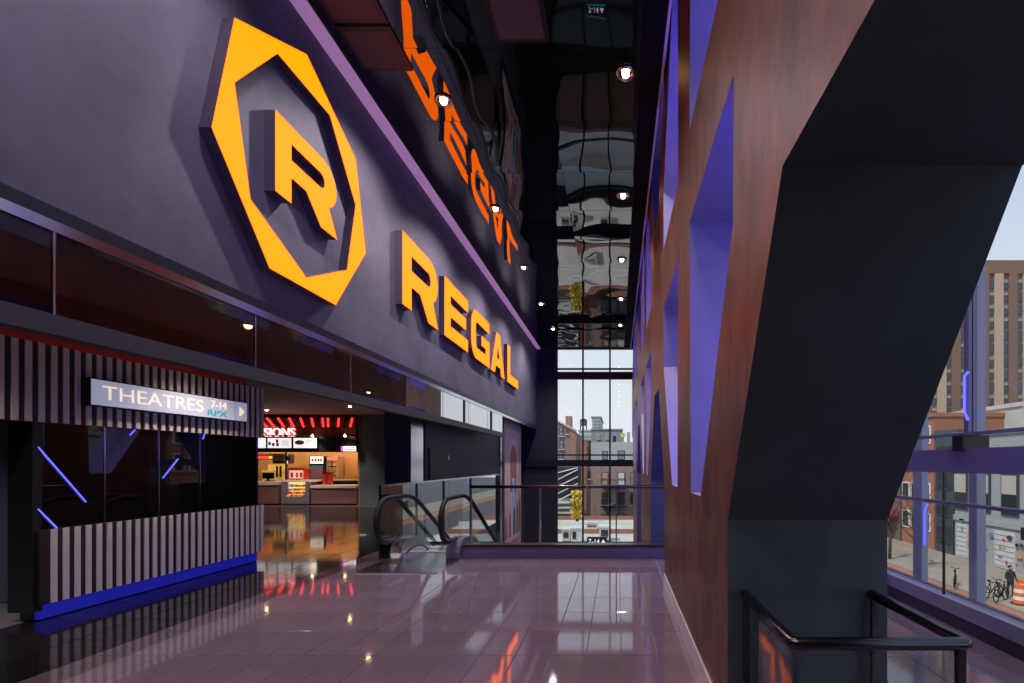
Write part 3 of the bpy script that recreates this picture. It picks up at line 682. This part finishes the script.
# right sign, devices on and behind the counters
ps = empty('pickup_sign', (K(348.5, 0).x, YK-.1, K(0, 451.5).z), 'small lit white and magenta sign at the right of the bulkhead', 'sign')
kbox('housing', 340.8, 446, 356.2, 451.5, M['black'], ps, dy=-.12, th=.07); kbox('lit_face', 343.4, 446.3, 355.8, 451.2, M['whitelit'], ps, dy=-.13, th=.01)
kbox('magenta_end', 341, 446.3, 343.4, 451.2, mat('magenta_lit', (.4, .05, .6), .5, emit=(.5, .08, .8), es=.9), ps, dy=-.13, th=.01)
for y in (447.6, 449.6): kbox('printed_line', 345, y-.5, 354, y+.5, mat('print_magenta', (.4, .02, .15), .6), ps, dy=-.136, th=.006)
fz = empty('drink_cooler', (K(316.5, 0, 2).x, YK+2.1, 0), 'tall drink cooler with a lit white header behind the counter', 'cooler')
kbox('cabinet', 309.5, 456, 323.5, 500, M['black'], fz, dy=1.75, th=.6); kbox('lit_header', 310.2, 456.5, 323, 463.5, M['whitelit'], fz, dy=1.73, th=.02)
kbox('door_glass', 310.5, 465.5, 322.6, 478.5, mat('cooler_inside', (.04, .09, .12), .3, emit=(.05, .12, .16), es=.5), fz, dy=1.73, th=.02)
for x in (312, 315, 318, 320.6): kbox('bottle_row', x, 470, x+1.6, 476.5, redm, fz, dy=1.72, th=.01)
for x in (311.5, 314.5, 317.5, 320): kbox('printed_line', x, 458.5, x+1.8, 461.5, redm, fz, dy=1.724, th=.006)
vd = empty('slush_machine', (K(332, 0, 2).x, YK+2.1, 0), 'red-topped glass fridge against the tan wall', 'fridge')
kbox('cabinet', 326.5, 456.5, 337.5, 500, mat('tan_fridge', (.5, .34, .25), .4), vd, dy=1.9, th=.45)
kbox('red_header', 327, 456.8, 337, 459.5, mat('red_header_lit', (.6, .1, .08), .5, emit=(1, .25, .15), es=.9), vd, dy=1.88, th=.02)
for y in (461.5, 466, 470.5, 475): kbox('door_shelf', 327.6, y, 336.4, y+.5, M['chrome'], vd, dy=1.88, th=.02)
kbox('door_handle', 331.6, 461, 332.3, 477, M['chrome'], vd, dy=1.87, th=.02)
for i, x in enumerate((324.5, 329)):
    rb = empty('red_container', (K(x, 0, .4).x, YK+.4, K(0, 485.3).z), ['red container beside the drink cooler', 'red container in front of the glass fridge'][i], 'container')
    kbox('tub', x-1.7, 473.5, x+1.7, 485, redm, rb, dy=.4, th=.15); kbox('rim', x-2, 472.4, x+2, 473.5, M['black'], rb, dy=.38, th=.19)
bc = empty('back_counter', (K(335, 0, 1.6).x, YK+1.5, 0), 'dark low back counter behind the pale worktop', 'counter')
kbox('body', 308, 481, 356.5, 503, M['black'], bc, dy=1.2, th=.5); kbox('worktop', 307.6, 479.6, 356.7, 481, slab, bc, dy=1.17, th=.56)
nb = empty('wall_notice', (K(342, 0, 2.3).x, YK+2.38, K(0, 476).z), 'small brown notice on the tan kitchen wall', 'notice')
kbox('board', 340.2, 465, 344.6, 475.5, mat('notice_brown', (.25, .13, .06), .6), nb, dy=2.36, th=.02)
for y in (467, 470, 473): kbox('printed_line', 341, y, 343.8, y+.7, M['white'], nb, dy=2.355, th=.004)
pk = empty('popcorn_machine', (K(296, 0, .5).x, YK+.5, K(0, 480).z), 'red popcorn warmer with glass front on the snack case', 'popcorn machine')
kbox('cabinet', 288, 469.4, 304, 479.4, redm, pk, dy=.3, th=.35); kbox('hood', 287.6, 467.4, 304.4, 469.4, mat('orange_red', (.7, .12, .03), .4), pk, dy=.27, th=.4)
kbox('window', 289, 470.4, 303, 478.4, mat('popcorn_lit', (.8, .5, .4), .5, emit=(1, .55, .4), es=.55), pk, dy=.285, th=.014)
for x, wd in ((290.5, 2.5), (296, 2), (299.8, 2.6)): kbox('red_print', x, 472.5, x+wd, 477.5, redm, pk, dy=.275, th=.01)
tl = empty('cash_register', (K(267.5, 0, .3).x, YK+.3, K(0, 481.8).z), 'black cash register screen on the left counter', 'cash register')
kbox('monitor', 262, 472.5, 273, 478.6, M['black'], tl, dy=.3, th=.08, bevel=.01); kbox('screen_back', 262.8, 473.2, 272.2, 478, M['blackglass'], tl, dy=.295, th=.006); kbox('stand', 266.4, 478.6, 268.8, 481, M['black'], tl, dy=.32, th=.05); kbox('foot', 264, 480.6, 271.5, 481.3, M['black'], tl, dy=.25, th=.2)
pl = empty('steel_post', (K(285.8, 0, .9).x, YK+.95, 0), 'pale steel post standing behind the snack case', 'post')
kbox('shaft', 285, 452, 286.8, 506, M['steel'], pl, dy=.9, th=.07); kbox('wall_speaker', 287.2, 456, 289.6, 460.6, M['black'], pl, dy=.9, th=.08)
ns = empty('neon_strip_sign', (K(266, 0, 1).x, YK+1, K(0, 459).z), 'red and orange neon strip sign in the kitchen', 'sign')
kbox('housing', 254, 454.4, 272.4, 459.6, M['darkred'], ns, dy=1.02, th=.05); [kbox('hanger', x, 412, x+.4, 454.4, M['black'], ns, dy=1.03, th=.02) for x in (256, 270)]; kbox('red_tube', 254.6, 456, 268.2, 458.6, M['redlight'], ns, dy=1, th=.02); kbox('orange_tube', 268.8, 456, 271.8, 458.6, mat('orange_lit', (1, .4, .05), .5, emit=(1, .4, .05), es=1.5), ns, dy=1, th=.02)
hd = empty('kitchen_hood', (K(278, 0, 1.4).x, YK+1.5, K(0, 464).z), 'dark steel hood hanging in the kitchen', 'hood')
kbox('hood_body', 272.5, 454, 284, 463.5, mat('dark_hood', (.06, .045, .04), .4), hd, dy=1.3, th=.6); kbox('filter', 273.5, 461, 283, 463, M['steel'], hd, dy=1.28, th=.02)
wm = empty('popcorn_bin', (K(275, 0, 2).x, YK+2, 0), 'bright steel popcorn bin against the kitchen wall', 'bin')
kbox('bin', 262, 470, 284, 503, mat('yellow_popcorn', (.8, .5, .15), .6, var=.4, vscale=18, emit=(1, .6, .15), es=.25), wm, dy=1.9, th=.4); kbox('lid', 268, 464.5, 281, 470, mat('yellow_popcorn_top', (.85, .6, .2), .6, var=.4, vscale=18, emit=(1, .6, .15), es=.3), wm, dy=2.0, th=.3)
for x in (276, 279.5): kbox('scoop', x, 466, x+1.6, 477, M['black'], wm, dy=1.87, th=.03)
for i, x in enumerate((-14.2, -12.6, -11.2, -10.0)):
    l = bpy.data.lights.new('kitchen_lamp', 'POINT'); l.energy = 65; l.color = (1, .68, .34); l.shadow_soft_size = .12
    o = empty('kitchen_downlight', (x, YK+1.1, ZL-.004), ['warm kitchen lamp far left behind the bulkhead', 'warm kitchen lamp above the till', 'warm kitchen lamp above the snack case', 'warm kitchen lamp above the right counter'][i], 'lamp', 'kitchen lamps')
    cyl('bulb', (x, YK+1.1, ZL-.10), .06, .09, M['warmlamp'], o, 12); cyl('socket', (x, YK+1.1, ZL-.012), .09, .012, M['chrome'], o, 16)
    lo = bpy.data.objects.new('kitchen_lamp', l); C.objects.link(lo); lo.parent = o; lo.location = (0, 0, -.25)
for i, x in enumerate((317.5, 349.5)):
    o = downlight(K(x, 0).x, YK-.30, K(0, 436.6).z+.02, 60, ['small warm lamp under the red band beside the bowl menu', 'small warm lamp under the red band above the magenta sign'][i], grp='bulkhead lamps')

# ================================================================== outside
ZS = -6.0
asph = mat('asphalt', (.10, .10, .105), .9, var=.15, vscale=.6)
paving = mat('concrete_paving', (.31, .26, .20), .9, var=.15, vscale=.5)
bike = mat('terracotta_lane', (.38, .16, .10), .9, var=.15)
tag(box('street', (-120, -40, ZS-.3), (220, 260, ZS), asph), 'grey asphalt street below the windows', kind='structure')
tag(box('sidewalk', (20.2, 5, ZS), (27, 160, ZS+.15), paving), 'pale concrete sidewalk in front of the shops', kind='structure')
tag(box('bike_lane', (18.2, 5, ZS), (20.2, 160, ZS+.02), bike), 'terracotta lane along the sidewalk', kind='structure')
# shop row along the street: facades face -X
def facade(name, x, y0, y1, z1, m, label, wins, wm=None, roof=None, depth=10, zb=ZS):
    b = empty(name, (x, (y0+y1)/2, zb), label, 'building')
    box('wall', (x, y0, zb), (x+depth, y1, z1), m, b); box('parapet', (x-.15, y0-.1, z1), (x+depth, y1+.1, z1+.35), roof or m, b)
    for (a, c, d, e, mm) in wins:
        f = box('window', (x-.10, a, d), (x+.05, c, e), wm or M['white'], b)
        box('pane', (x-.13, a+.12, d+.12), (x-.09, c-.12, e-.12), mm, f)
    return b
wdk = mat('window_dark', (.03, .04, .05), .15); wbl = mat('window_sky', (.22, .28, .33), .12); wbd = mat('window_blind', (.45, .42, .36), .6); shut = mat('pale_shutter', (.55, .56, .54), .5, var=.1); dkfr = mat('dark_window_trim', (.06, .06, .065), .5)
palewall = mat('pale_grey_stucco', (.33, .34, .355), .8, var=.08); b1w = []
for a in (30.4, 32.9, 35.4, 37.7): b1w += [(a, a+1.5, -2.1, .8, wdk)]
b1 = facade('shop_building', 27, 29.5, 39.2, 3.6, palewall, 'pale grey shop building with dark upper windows and graffiti shutters', b1w, dkfr)
for a in (30.4, 32.9, 35.4, 37.7): box('blind', (26.86, a+.12, -.9+.1*(a % 3)), (26.87, a+1.38, .68), wbd, b1)
for a, b in ((30.0, 32.4), (33.2, 35.0), (36.2, 37.2), (37.7, 38.9)):
    s = box('shop_shutter', (26.9, a, ZS+.2), (27.0, b, -3.2), shut if b-a > 1.1 else dkfr, b1)
    for k in range(7): box('shutter_slat', (26.87, a+.04, ZS+.35+k*.36), (26.9, b-.04, ZS+.38+k*.36), M['steel'], s)
gr = [(.6, .05, .05), (.1, .35, .3), (.15, .2, .5), (.6, .3, .1), (.05, .05, .06)]
for k in range(34):
    a = random.uniform(30, 38.6); z = random.uniform(ZS+.6, -2.7)
    n_ = random.randint(6, 9); r1, r2 = random.uniform(.12, .35), random.uniform(.1, .25)
    prism_yz('graffiti_mark', [[(a+r1*random.uniform(.5, 1.2)*math.cos(6.283*q/n_), z+r2*random.uniform(.5, 1.2)*math.sin(6.283*q/n_)) for q in range(n_)]], 26.85, 26.865, [mat('graffiti', random.choice(gr), .7)], b1)
box('awning', (26.0, 29.6, -3.4), (27, 31.6, -2.6), M['black'], b1); box('store_band', (26.85, 29.5, -2.95), (27, 39.2, -2.55), palewall, b1)
facade('dark_shop_building', 27, 39.4, 41.6, 3.9, mat('dark_glass_front', (.05, .07, .09), .3, var=.5, vscale=2), 'narrow dark building beside the pale shop building', [(39.6, 40.4, z, z+1.4, wdk) for z in (-5, -2.8, -.6, 1.6)]+[(40.6, 41.4, z, z+1.4, wdk) for z in (-5, -2.8, -.6, 1.6)], dkfr)
brick1 = mat('orange_brick', (.36, .15, .09), .85, var=.15, vscale=6)
facade('brick_shop_building', 27, 41.8, 46.5, 5.5, brick1, 'orange brick building with white framed windows past the dark one', [(a, a+1.1, z, z+1.6, wdk) for a in (42.2, 43.8, 45.2) for z in (-4.4, -1.8, .8, 3.2)], M['white'])
facade('far_shop_building', 27, 46.8, 58, 2.5, mat('dull_brown_render', (.16, .12, .10), .85, var=.2), 'low brown building with a red awning farther down the street', [(a, a+1.6, -2, -.4, wdk) for a in (47.5, 50, 52.5, 55)], M['white'])
aw = tag(box('awning', (25.6, 46.9, -3.6), (26.85, 57, -2.9), mat('red_awning', (.45, .04, .05), .7)), 'long red awning over the low brown building', 'awning')
facade('white_roof_building', 33, 40, 75, 6.2, mat('white_roof_wall', (.5, .49, .46), .8), 'long white building behind the shops under the tower', [(a, a+1.6, 4.2, 5.4, wdk) for a in (42, 46, 50, 54, 58)], M['white'], depth=12)
# apartment tower, front faces -Y
tb = mat('tower_brown_brick', (.22, .13, .095), .85, var=.06); tt = mat('tower_tan_brick', (.50, .36, .26), .85, var=.05); tw = mat('tower_window', (.05, .075, .11), .2); tbl = mat('tower_blind', (.30, .30, .30), .5)
YT = 78.0
xL = atY(925, 0, YT).x; xRt = atY(1085, 0, YT).x; zT = atY(0, 262, YT).z
twr = empty('apartment_tower', ((xL+xRt)/2, YT, ZS), 'tall apartment tower striped in brown and tan brick', 'building')
box('wall', (xL, YT+.3, ZS), (xRt, YT+18, zT), tb, twr); box('roof_band', (xL-.2, YT, zT-1.8), (xRt, YT+18.2, zT+.3), tb, twr)
pitchx = atY(1006.6, 0, YT).x-atY(992.3, 0, YT).x
wx0 = atY(992.3, 0, YT).x; kx = -5; ch = 1.85
wme = None
while wx0+kx*pitchx < xRt-1:
    xc = wx0+kx*pitchx
    if xc > xL+.6:
        if kx % 2 == 0:
            box('tan_pier', (xc+.45, YT, ZS), (xc+pitchx-.45, YT+.3, zT-1.8), tt, twr)
        else: box('brown_pier', (xc+.45, YT, ZS), (xc+pitchx-.45, YT+.3, zT-1.8), tb, twr)
        z = zT-4.2
        while z > 2:
            o = None
            if wme is None:
                bm = bmesh.new(); add_box(bm, (-.42, 0, 0), (.42, .12, 1.5)); wme = bm_mesh(bm, 'window'); wme.materials.append(tw)
                bm = bmesh.new(); add_box(bm, (-.4, -.03, 1.0), (.4, 0, 1.45)); wme2 = bm_mesh(bm, 'blind'); wme2.materials.append(tbl)
            o = newobj('window', wme, twr); o.location = Vector((xc, YT+.2, z))-twr.location
            if random.random() < .6: b_ = newobj('blind', wme2, o)
            z -= 2.05
    kx += 1
def bare_tree(x, y, h, label, seed, col=(.10, .07, .05), leaf=None, ZS=ZS):
    rnd = random.Random(seed); r = empty('street_tree', (x, y, ZS+.15), label, 'tree', 'street trees')
    sweep('trunk', [(x, y, ZS+.15), (x+.05, y, ZS+.15+h*.25), (x-.03, y+.1, ZS+.15+h*.5), (x, y, ZS+h*.75)], [.13, .11, .08, .03], mat('bark', col, .9), r, 7)
    bm_pts = []
    for k in range(22):
        z0 = ZS+h*(.3+.45*k/22); a = rnd.uniform(0, 6.28); l = h*rnd.uniform(.18, .36)
        p0 = Vector((x, y, z0)); p1 = p0+Vector((math.cos(a)*l*.5, math.sin(a)*l*.5, l*.45)); p2 = p1+Vector((math.cos(a+.4)*l*.4, math.sin(a+.4)*l*.4, l*.5))
        sweep('branch', [p0, p1, p2], [.05, .03, .012], r.children[0].data.materials[0], r, 5)
    if leaf:
        bm = bmesh.new()
        for k in range(500):
            p = Vector((rnd.gauss(0, .16), rnd.gauss(0, .16), rnd.uniform(.15, 1.05)*h)); q = Vector((rnd.uniform(-1, 1), rnd.uniform(-1, 1), rnd.uniform(-1, 1))).normalized()*.14; s = q.orthogonal().normalized()*.09
            bm.faces.new([bm.verts.new(p+a_) for a_ in (q, s, -q, -s)])
        o = newobj('foliage', bm_mesh(bm), r, leaf); tag(o, kind='stuff')
    return r
bare_tree(21, 34.5, 6.2, 'bare street tree in front of the pale shop building', 1)
bare_tree(21, 37.8, 6.8, 'bare street tree in front of the dark building', 2)
bare_tree(20.8, 42.5, 6.5, 'bare street tree in front of the orange brick building', 3)
bare_tree(20.8, 44.6, 6.2, 'bare street tree next to the slanted pier edge', 4)
# street furniture
for i, (px, py) in enumerate(((1019.5, 604), (1022.5, 598))):
    q = atZ(px, py, ZS+.15)
    o = empty('traffic_barrel', q, ['orange traffic barrel nearest the curb', 'orange traffic barrel behind another one'][i], 'traffic barrel')
    bm = bmesh.new(); om = mat('barrel_orange', (.75, .14, .02), .5)
    for k in range(5): cyl('band', q+Vector((0, 0, .05+k*.19)), .30-.015*k, .19, om if k % 2 == 0 else M['white'], o, 14, .30-.015*(k+1))
    bm.free(); cyl('foot', q, .38, .05, M['rubber'], o, 14)
def bicycle(px, py, label, rot):
    q = atZ(px, py, ZS+.15); o = empty('bicycle', q, label, 'bicycle', 'parked bicycles'); cr, sr = math.cos(rot), math.sin(rot)
    P = lambda u, z: q+Vector((cr*u, sr*u, z)); bk = M['black']
    for u in (-.5, .5): sweep('wheel', [P(u+.32*math.cos(2*math.pi*k/16), .34+.32*math.sin(2*math.pi*k/16)) for k in range(16)], .03, M['rubber'], o, 6, True)
    for a, b in (((-.5, .34), (-.15, .85)), ((-.15, .85), (.35, .85)), ((.35, .85), (-.05, .3)), ((-.05, .3), (-.5, .34)), ((.5, .34), (.33, 1.0)), ((-.05, .3), (-.18, .95))): sweep('frame_tube', [P(*a), P(*b)], .025, bk, o, 6)
    sweep('handlebar', [P(.33, 1.0)+Vector((-sr*.25, cr*.25, .05)), P(.33, 1.0), P(.33, 1.0)+Vector((sr*.25, -cr*.25, .05))], .02, bk, o, 6)
    sweep('saddle', [P(-.28, .97), P(-.08, .97)], [.07, .03], bk, o, 6)
bicycle(992, 598, 'dark bicycle parked at the curb, nearer one', .3); bicycle(1001, 601, 'dark bicycle parked at the curb beside the standing person', .5); bicycle(955, 586, 'dark bicycle parked farther along the curb', .9)
# person on the sidewalk
def person(px, py, label):
    q = atZ(px, py, ZS+.15); o = empty('person', q, label, 'person')
    V_ = [(0, 0, .95), (0, .02, 1.2), (0, .02, 1.42), (0, 0, 1.52), (0, -.02, 1.64), (0, -.02, 1.72), (.09, 0, .9), (.11, -.05, .5), (.11, .0, .08), (.11, -.12, .04), (-.09, 0, .9), (-.11, .06, .5), (-.11, .1, .08), (-.11, -.02, .04), (.2, .02, 1.4), (.27, 0, 1.12), (.22, -.18, .95), (-.2, .02, 1.4), (-.27, 0, 1.12), (-.22, -.18, .95)]
    E_ = [(0,1),(1,2),(2,3),(3,4),(4,5),(0,6),(6,7),(7,8),(8,9),(0,10),(10,11),(11,12),(12,13),(2,14),(14,15),(15,16),(2,17),(17,18),(18,19)]
    R_ = [.15, .15, .14, .06, .10, .08, .10, .075, .05, .045, .10, .075, .05, .045, .07, .055, .04, .07, .055, .04]
    me = bpy.data.meshes.new('person'); me.from_pydata(V_, E_, []); b = newobj('body', me, o, mat('dark_coat', (.03, .03, .035), .8))
    md = b.modifiers.new('skin', 'SKIN')
    for v, r_ in zip(me.skin_vertices[0].data, R_): v.radius = (r_, r_*.85)
    me.skin_vertices[0].data[0].use_root = True
    b.modifiers.new('sub', 'SUBSURF').levels = 1; b.modifiers['sub'].render_levels = 1
    bm = bmesh.new(); bmesh.ops.create_uvsphere(bm, u_segments=12, v_segments=8, radius=.115); [setattr(v, 'co', Vector((v.co.x*.85, v.co.y, v.co.z*1.15))) for v in bm.verts]
    h_ = newobj('head', bm_mesh(bm, 'head', True), o, mat('skin', (.45, .27, .2), .6)); h_.location = (0, -.02, 1.68)
    bm = bmesh.new(); bmesh.ops.create_uvsphere(bm, u_segments=12, v_segments=8, radius=.122); bmesh.ops.delete(bm, geom=[v for v in bm.verts if v.co.z < 0 and v.co.y < .02], context='VERTS')
    h2 = newobj('hair', bm_mesh(bm, 'hair', True), o, mat('hair', (.02, .015, .012), .7)); h2.location = (0, 0, 1.70)
person(1010.5, 598, 'person in a dark coat standing by the parked bicycles')

# --------- through the end window
def city_block(name, x0, x1, ytop, Y, m, label, depth=12, zb=ZS, cap=None):
    a = atY(x0, ytop, Y); b = atY(x1, ytop, Y)
    o = empty(name, ((a.x+b.x)/2, Y, zb), label, 'building')
    box('wall', (a.x, Y, zb), (b.x, Y+depth, a.z), m, o)
    t = F/Y
    box('parapet', (a.x-1/t, Y-.8/t, a.z), (b.x+1/t, Y+depth, a.z+1.2/t), cap or m, o)
    return o
def cwin(o, x0, y0, x1, y1, Y, pane, fr=None):
    a = atY(x0, y1, Y); b = atY(x1, y0, Y); t = Y/F
    f = box('window', (a.x, Y-.06, a.z), (b.x, Y+.05, b.z), fr or dkfr, o)
    box('pane', (a.x+.8*t, Y-.09, a.z+.8*t), (b.x-.8*t, Y-.05, b.z-.8*t), pane, f)
    mz = (a.z+b.z)/2; box('sash_bar', (a.x+.5*t, Y-.11, mz-.3*t), (b.x-.5*t, Y-.08, mz+.3*t), fr or dkfr, f)
    box('sill', (a.x-.6*t, Y-.2, a.z-.7*t), (b.x+.6*t, Y, a.z), M['white'] if fr is None else fr, f)
br = mat('grey_brown_brick', (.34, .235, .195), .85, var=.25, vscale=3, stretch=(1, 1, 2)); brr = mat('red_brick', (.36, .16, .11), .85, var=.18, vscale=3); gry = mat('pale_grey_render', (.46, .47, .46), .85, var=.08, vscale=2)
YB = 46.0
bb = city_block('brick_building', 583.5, 652, 461.5, YB, br, 'grey brown brick building with a fire escape behind the low roof', cap=gry)
a = atY(591, 461.5, YB); b = atY(652, 442, YB); box('rendered_top', (a.x, YB-.05, a.z), (b.x, YB+10, b.z), gry, bb)
a = atY(580.5, 470, YB); b = atY(586.8, 440, YB); box('chimney_pier', (a.x, YB-.25, ZS), (b.x, YB+.6, b.z), brr, bb)
for (x0, y0, x1, y1, pn) in ((602, 451, 608, 460, wbl), (617.5, 450.5, 625, 460, wbl), (601.5, 472, 608.5, 485.5, mat('window_tan_blind', (.5, .33, .2), .6)), (617.5, 472, 625, 485.5, mat('window_white_blind', (.66, .68, .7), .5)), (601.5, 492, 608.5, 505, wdk), (617.5, 492, 625, 505, wdk), (601.5, 513, 608.5, 522, wbl), (618, 513, 625, 522, wbl), (630, 472, 636, 485, wbl), (630, 492, 636, 505, wdk), (588, 471, 590.5, 479, wdk)):
    cwin(bb, x0, y0, x1, y1, YB, pn)
fe = empty('fire_escape', atY(613, 520, YB-.6), 'black zigzag fire escape stair on the brick building', 'fire escape')
for y in (487, 507, 527):
    a = atY(601, y, YB-1.1); b = atY(627, y-.8, YB-1.1); box('platform', (a.x, YB-1.2, a.z), (b.x, YB-.05, b.z), M['black'], fe)
    sweep('rail', [atY(601, y-7, YB-1.2), atY(627, y-7, YB-1.2)], .035, M['black'], fe, 5)
    for x in range(601, 628, 3): sweep('baluster', [atY(x, y, YB-1.2), atY(x, y-7, YB-1.2)], .02, M['black'], fe, 4)
lt = mat('grey_stair', (.3, .32, .34), .5)
for y in (487, 507):
    for dx in (0, 2.6): sweep('stair_stringer', [atY(611+dx, y-.5, YB-.7), atY(616+dx-2.6, y+19, YB-.7)], .05, lt, fe, 5)
    for k in range(7): sweep('stair_tread', [atY(610.5+.75*k*.6, y+1.5+2.5*k, YB-.75), atY(614+.75*k*.6, y+1.5+2.5*k, YB-.75)], .04, lt, fe, 4)
lb = empty('brick_gable_building', atY(566, 545, 62), 'red brown brick building with a sloping roofline at the window left edge', 'building')
P_ = [atY(x, y, 62) for x, y in ((540, 415), (559, 422), (576, 432), (576, 560), (540, 560))]
bm = bmesh.new(); v0 = [bm.verts.new(p) for p in P_]; v1 = [bm.verts.new(p+Vector((0, 10, 0))) for p in P_]
bm.faces.new(v0); bm.faces.new(v1[::-1])
for i in range(5): bm.faces.new((v0[i], v0[(i+1) % 5], v1[(i+1) % 5], v1[i]))
o = newobj('wall', bm_mesh(bm), lb, mat('brown_brick', (.33, .21, .17), .85, var=.15, vscale=2)); o.location = -lb.location
sweep('roof_edge', [atY(540, 414.5, 61.9), atY(559, 421.5, 61.9), atY(576.4, 431.5, 61.9)], .18, M['white'], lb, 5)
a = atY(565.5, 428, 63); b = atY(571.5, 416, 63); box('chimney', (a.x, 63, a.z), (b.x, 64.5, b.z), mat('brown_brick_2', (.35, .22, .17), .85, var=.15, vscale=2), lb)
for (x0, y0, x1, y1) in ((559, 427, 563.5, 436), (559, 440, 564, 449), (566, 430, 568.5, 434), (559, 452, 563, 459)): cwin(lb, x0, y0, x1, y1, 62, wbl)
gb2 = city_block('grey_roof_building', 591.5, 622, 430, 70, mat('grey_block', (.30, .31, .32), .85, var=.15), 'grey roof storey behind the brick building')
cwin(gb2, 597, 434, 600, 439, 70, wbl, gry); cwin(gb2, 606, 434, 609, 439, 70, wbl, gry)
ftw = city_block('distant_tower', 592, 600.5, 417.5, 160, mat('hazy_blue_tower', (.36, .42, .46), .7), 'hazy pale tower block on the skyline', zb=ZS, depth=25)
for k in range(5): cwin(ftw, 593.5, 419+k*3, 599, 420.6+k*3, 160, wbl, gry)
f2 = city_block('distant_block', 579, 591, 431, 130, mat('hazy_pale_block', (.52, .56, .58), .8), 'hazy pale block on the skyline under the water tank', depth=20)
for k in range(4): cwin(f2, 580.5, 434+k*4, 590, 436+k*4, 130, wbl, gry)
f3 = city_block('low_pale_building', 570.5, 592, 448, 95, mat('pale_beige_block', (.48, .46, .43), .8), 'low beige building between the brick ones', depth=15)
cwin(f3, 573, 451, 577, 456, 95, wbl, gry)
f4 = city_block('chimney_building', 579.5, 588.5, 441, 75, mat('dusty_brick', (.33, .21, .17), .85, var=.15), 'small dusty brick building behind the chimney pier')
cwin(f4, 585, 446, 587.5, 452, 75, wdk)
wt = empty('water_tank', atY(583.5, 431, 134), 'dark round water tank on legs on a far roof', 'water tank')
q = atY(583.5, 426, 134); q.z = atY(0, 431, 130).z+.32+1.4; cyl('tank', q, 1.0, 1.5, mat('tank_wood', (.16, .13, .12), .8), wt, 14); cyl('tank_roof', q+Vector((0, 0, 1.5)), 1.1, .6, M['frame'], wt, 14, .05)
for dx in (-.8, .8):
    for dy in (-.8, .8): box('leg', (q.x+dx-.08, q.y+dy-.08, q.z-1.4), (q.x+dx+.08, q.y+dy+.08, q.z), M['frame'], wt)
# yellow sculpture-like equipment on the roofs right of centre
vt = empty('roof_vent', atY(625, 442, 52), 'cluster of roof vents and tanks with one yellow top', 'roof vent')
for (x0, y0, x1, y1, mm) in ((613, 436, 616, 442, M['black']), (620.5, 433, 625, 437, mat('yellow_tank', (.6, .48, .12), .6)), (621.5, 437, 624, 442, M['steel']), (627, 432, 630, 442, mat('grey_vent', (.3, .33, .36), .5))):
    a = atY(x0, y1, 52); b = atY(x1, y0, 52); box('vent', (a.x, 52, a.z), (b.x, 52.4, b.z), mm, vt)
# dark slanting shed roof with white stripes
sh = empty('striped_shed', atY(567, 545, 42), 'dark shed roof with pale diagonal strips below the brick gable', 'shed')
a = atY(556, 498, 42); b = atY(579.5, 467, 42); box('dark_wall', (a.x-2, 42, a.z), (b.x, 44, b.z), mat('dark_shed', (.03, .033, .045), .5), sh)
box('wall_base', (a.x-2, 42.1, ZS), (b.x, 44, a.z), mat('beige_wall', (.42, .38, .32), .8, var=.1), sh)
for k in range(5):
    sweep('pale_strip', [atY(557, 473+k*7, 41.9), atY(578, 462.5+k*7 if k else 467.5, 41.9)], .05, M['white'], sh, 4)
for k in range(3): box('ledge', (a.x-2, 41.5, atY(0, 503+k*5, 42).z), (b.x, 42.1, atY(0, 501.5+k*5, 42).z), M['white'], sh)
yt = bare_tree(atY(577, 0, 37.5).x, 37.5, 2.3, 'slim tree with yellow leaves beside the striped shed', 9, leaf=mat('yellow_leaves', (.75, .55, .06), .7), ZS=-3.15)
# low roof terrace with air conditioners
rf = empty('low_roof', atY(600, 540, 30), 'low beige roof with pale coping below the end window', 'roof')
box('roof_deck', (-9, 20.85, -3.3), (4, 39.5, -3.0), mat('beige_roof', (.62, .58, .52), .9, var=.12, vscale=.8), rf)
box('wall_base', (-9, 20.9, ZS), (4, 39.4, -3.3), br, rf)
for y, m_ in ((22.6, M['white']), (31.5, brr), (39.2, brr), (35.6, M['white'])): box('coping', (-9, y, -3.0), (4, y+.25, -2.72), m_, rf)
box('parapet_wall', (-9, 25.2, -3.0), (4, 25.3, -2.5), M['frame'], rf)
sweep('pipe_run', [(-9, 24.6, -2.5), (4, 24.6, -2.55)], .05, M['frame'], rf, 6)
for i, (x0, x1, y0, y1, Y) in enumerate(((562, 570, 530.5, 538, 28), (571, 581, 529.5, 538, 27.6), (599.5, 609.5, 528, 538, 28.4), (586, 597, 524, 529.5, 33))):
    lab = ['white air conditioner at the left end of the low roof', 'white air conditioner second from the left on the low roof', 'white air conditioner on the low roof under the fire escape', 'long low roof unit with a red brown band'][i]
    a = atY(x0, y1, Y); b = atY(x1, y0, Y)
    o = empty('air_conditioner', ((a.x+b.x)/2, Y+.5, -3.0), lab, 'air conditioner', 'roof air conditioners')
    box('cabinet', (a.x, Y, -2.9), (b.x, Y+1, b.z), M['white'], o); box('lid', (a.x-.04, Y-.04, b.z), (b.x+.04, Y+1.04, b.z+.1), M['white'], o)
    g = box('grille', (a.x+.08, Y-.03, -2.75), (b.x-.08 if i != 1 else (a.x+b.x)/2, Y, b.z-.12), M['frame'] if i != 3 else mat('red_band', (.3, .1, .06), .6), o)
    for k in range(4): box('grille_slat', (a.x+.1, Y-.045, -2.7+k*.12), (b.x-.1 if i != 1 else (a.x+b.x)/2, Y-.03, -2.68+k*.12), M['steel'], g)
    for x in (a.x+.1, b.x-.1): box('foot', (x-.06, Y+.1, -3.0), (x+.06, Y+.9, -2.9), M['black'], o)
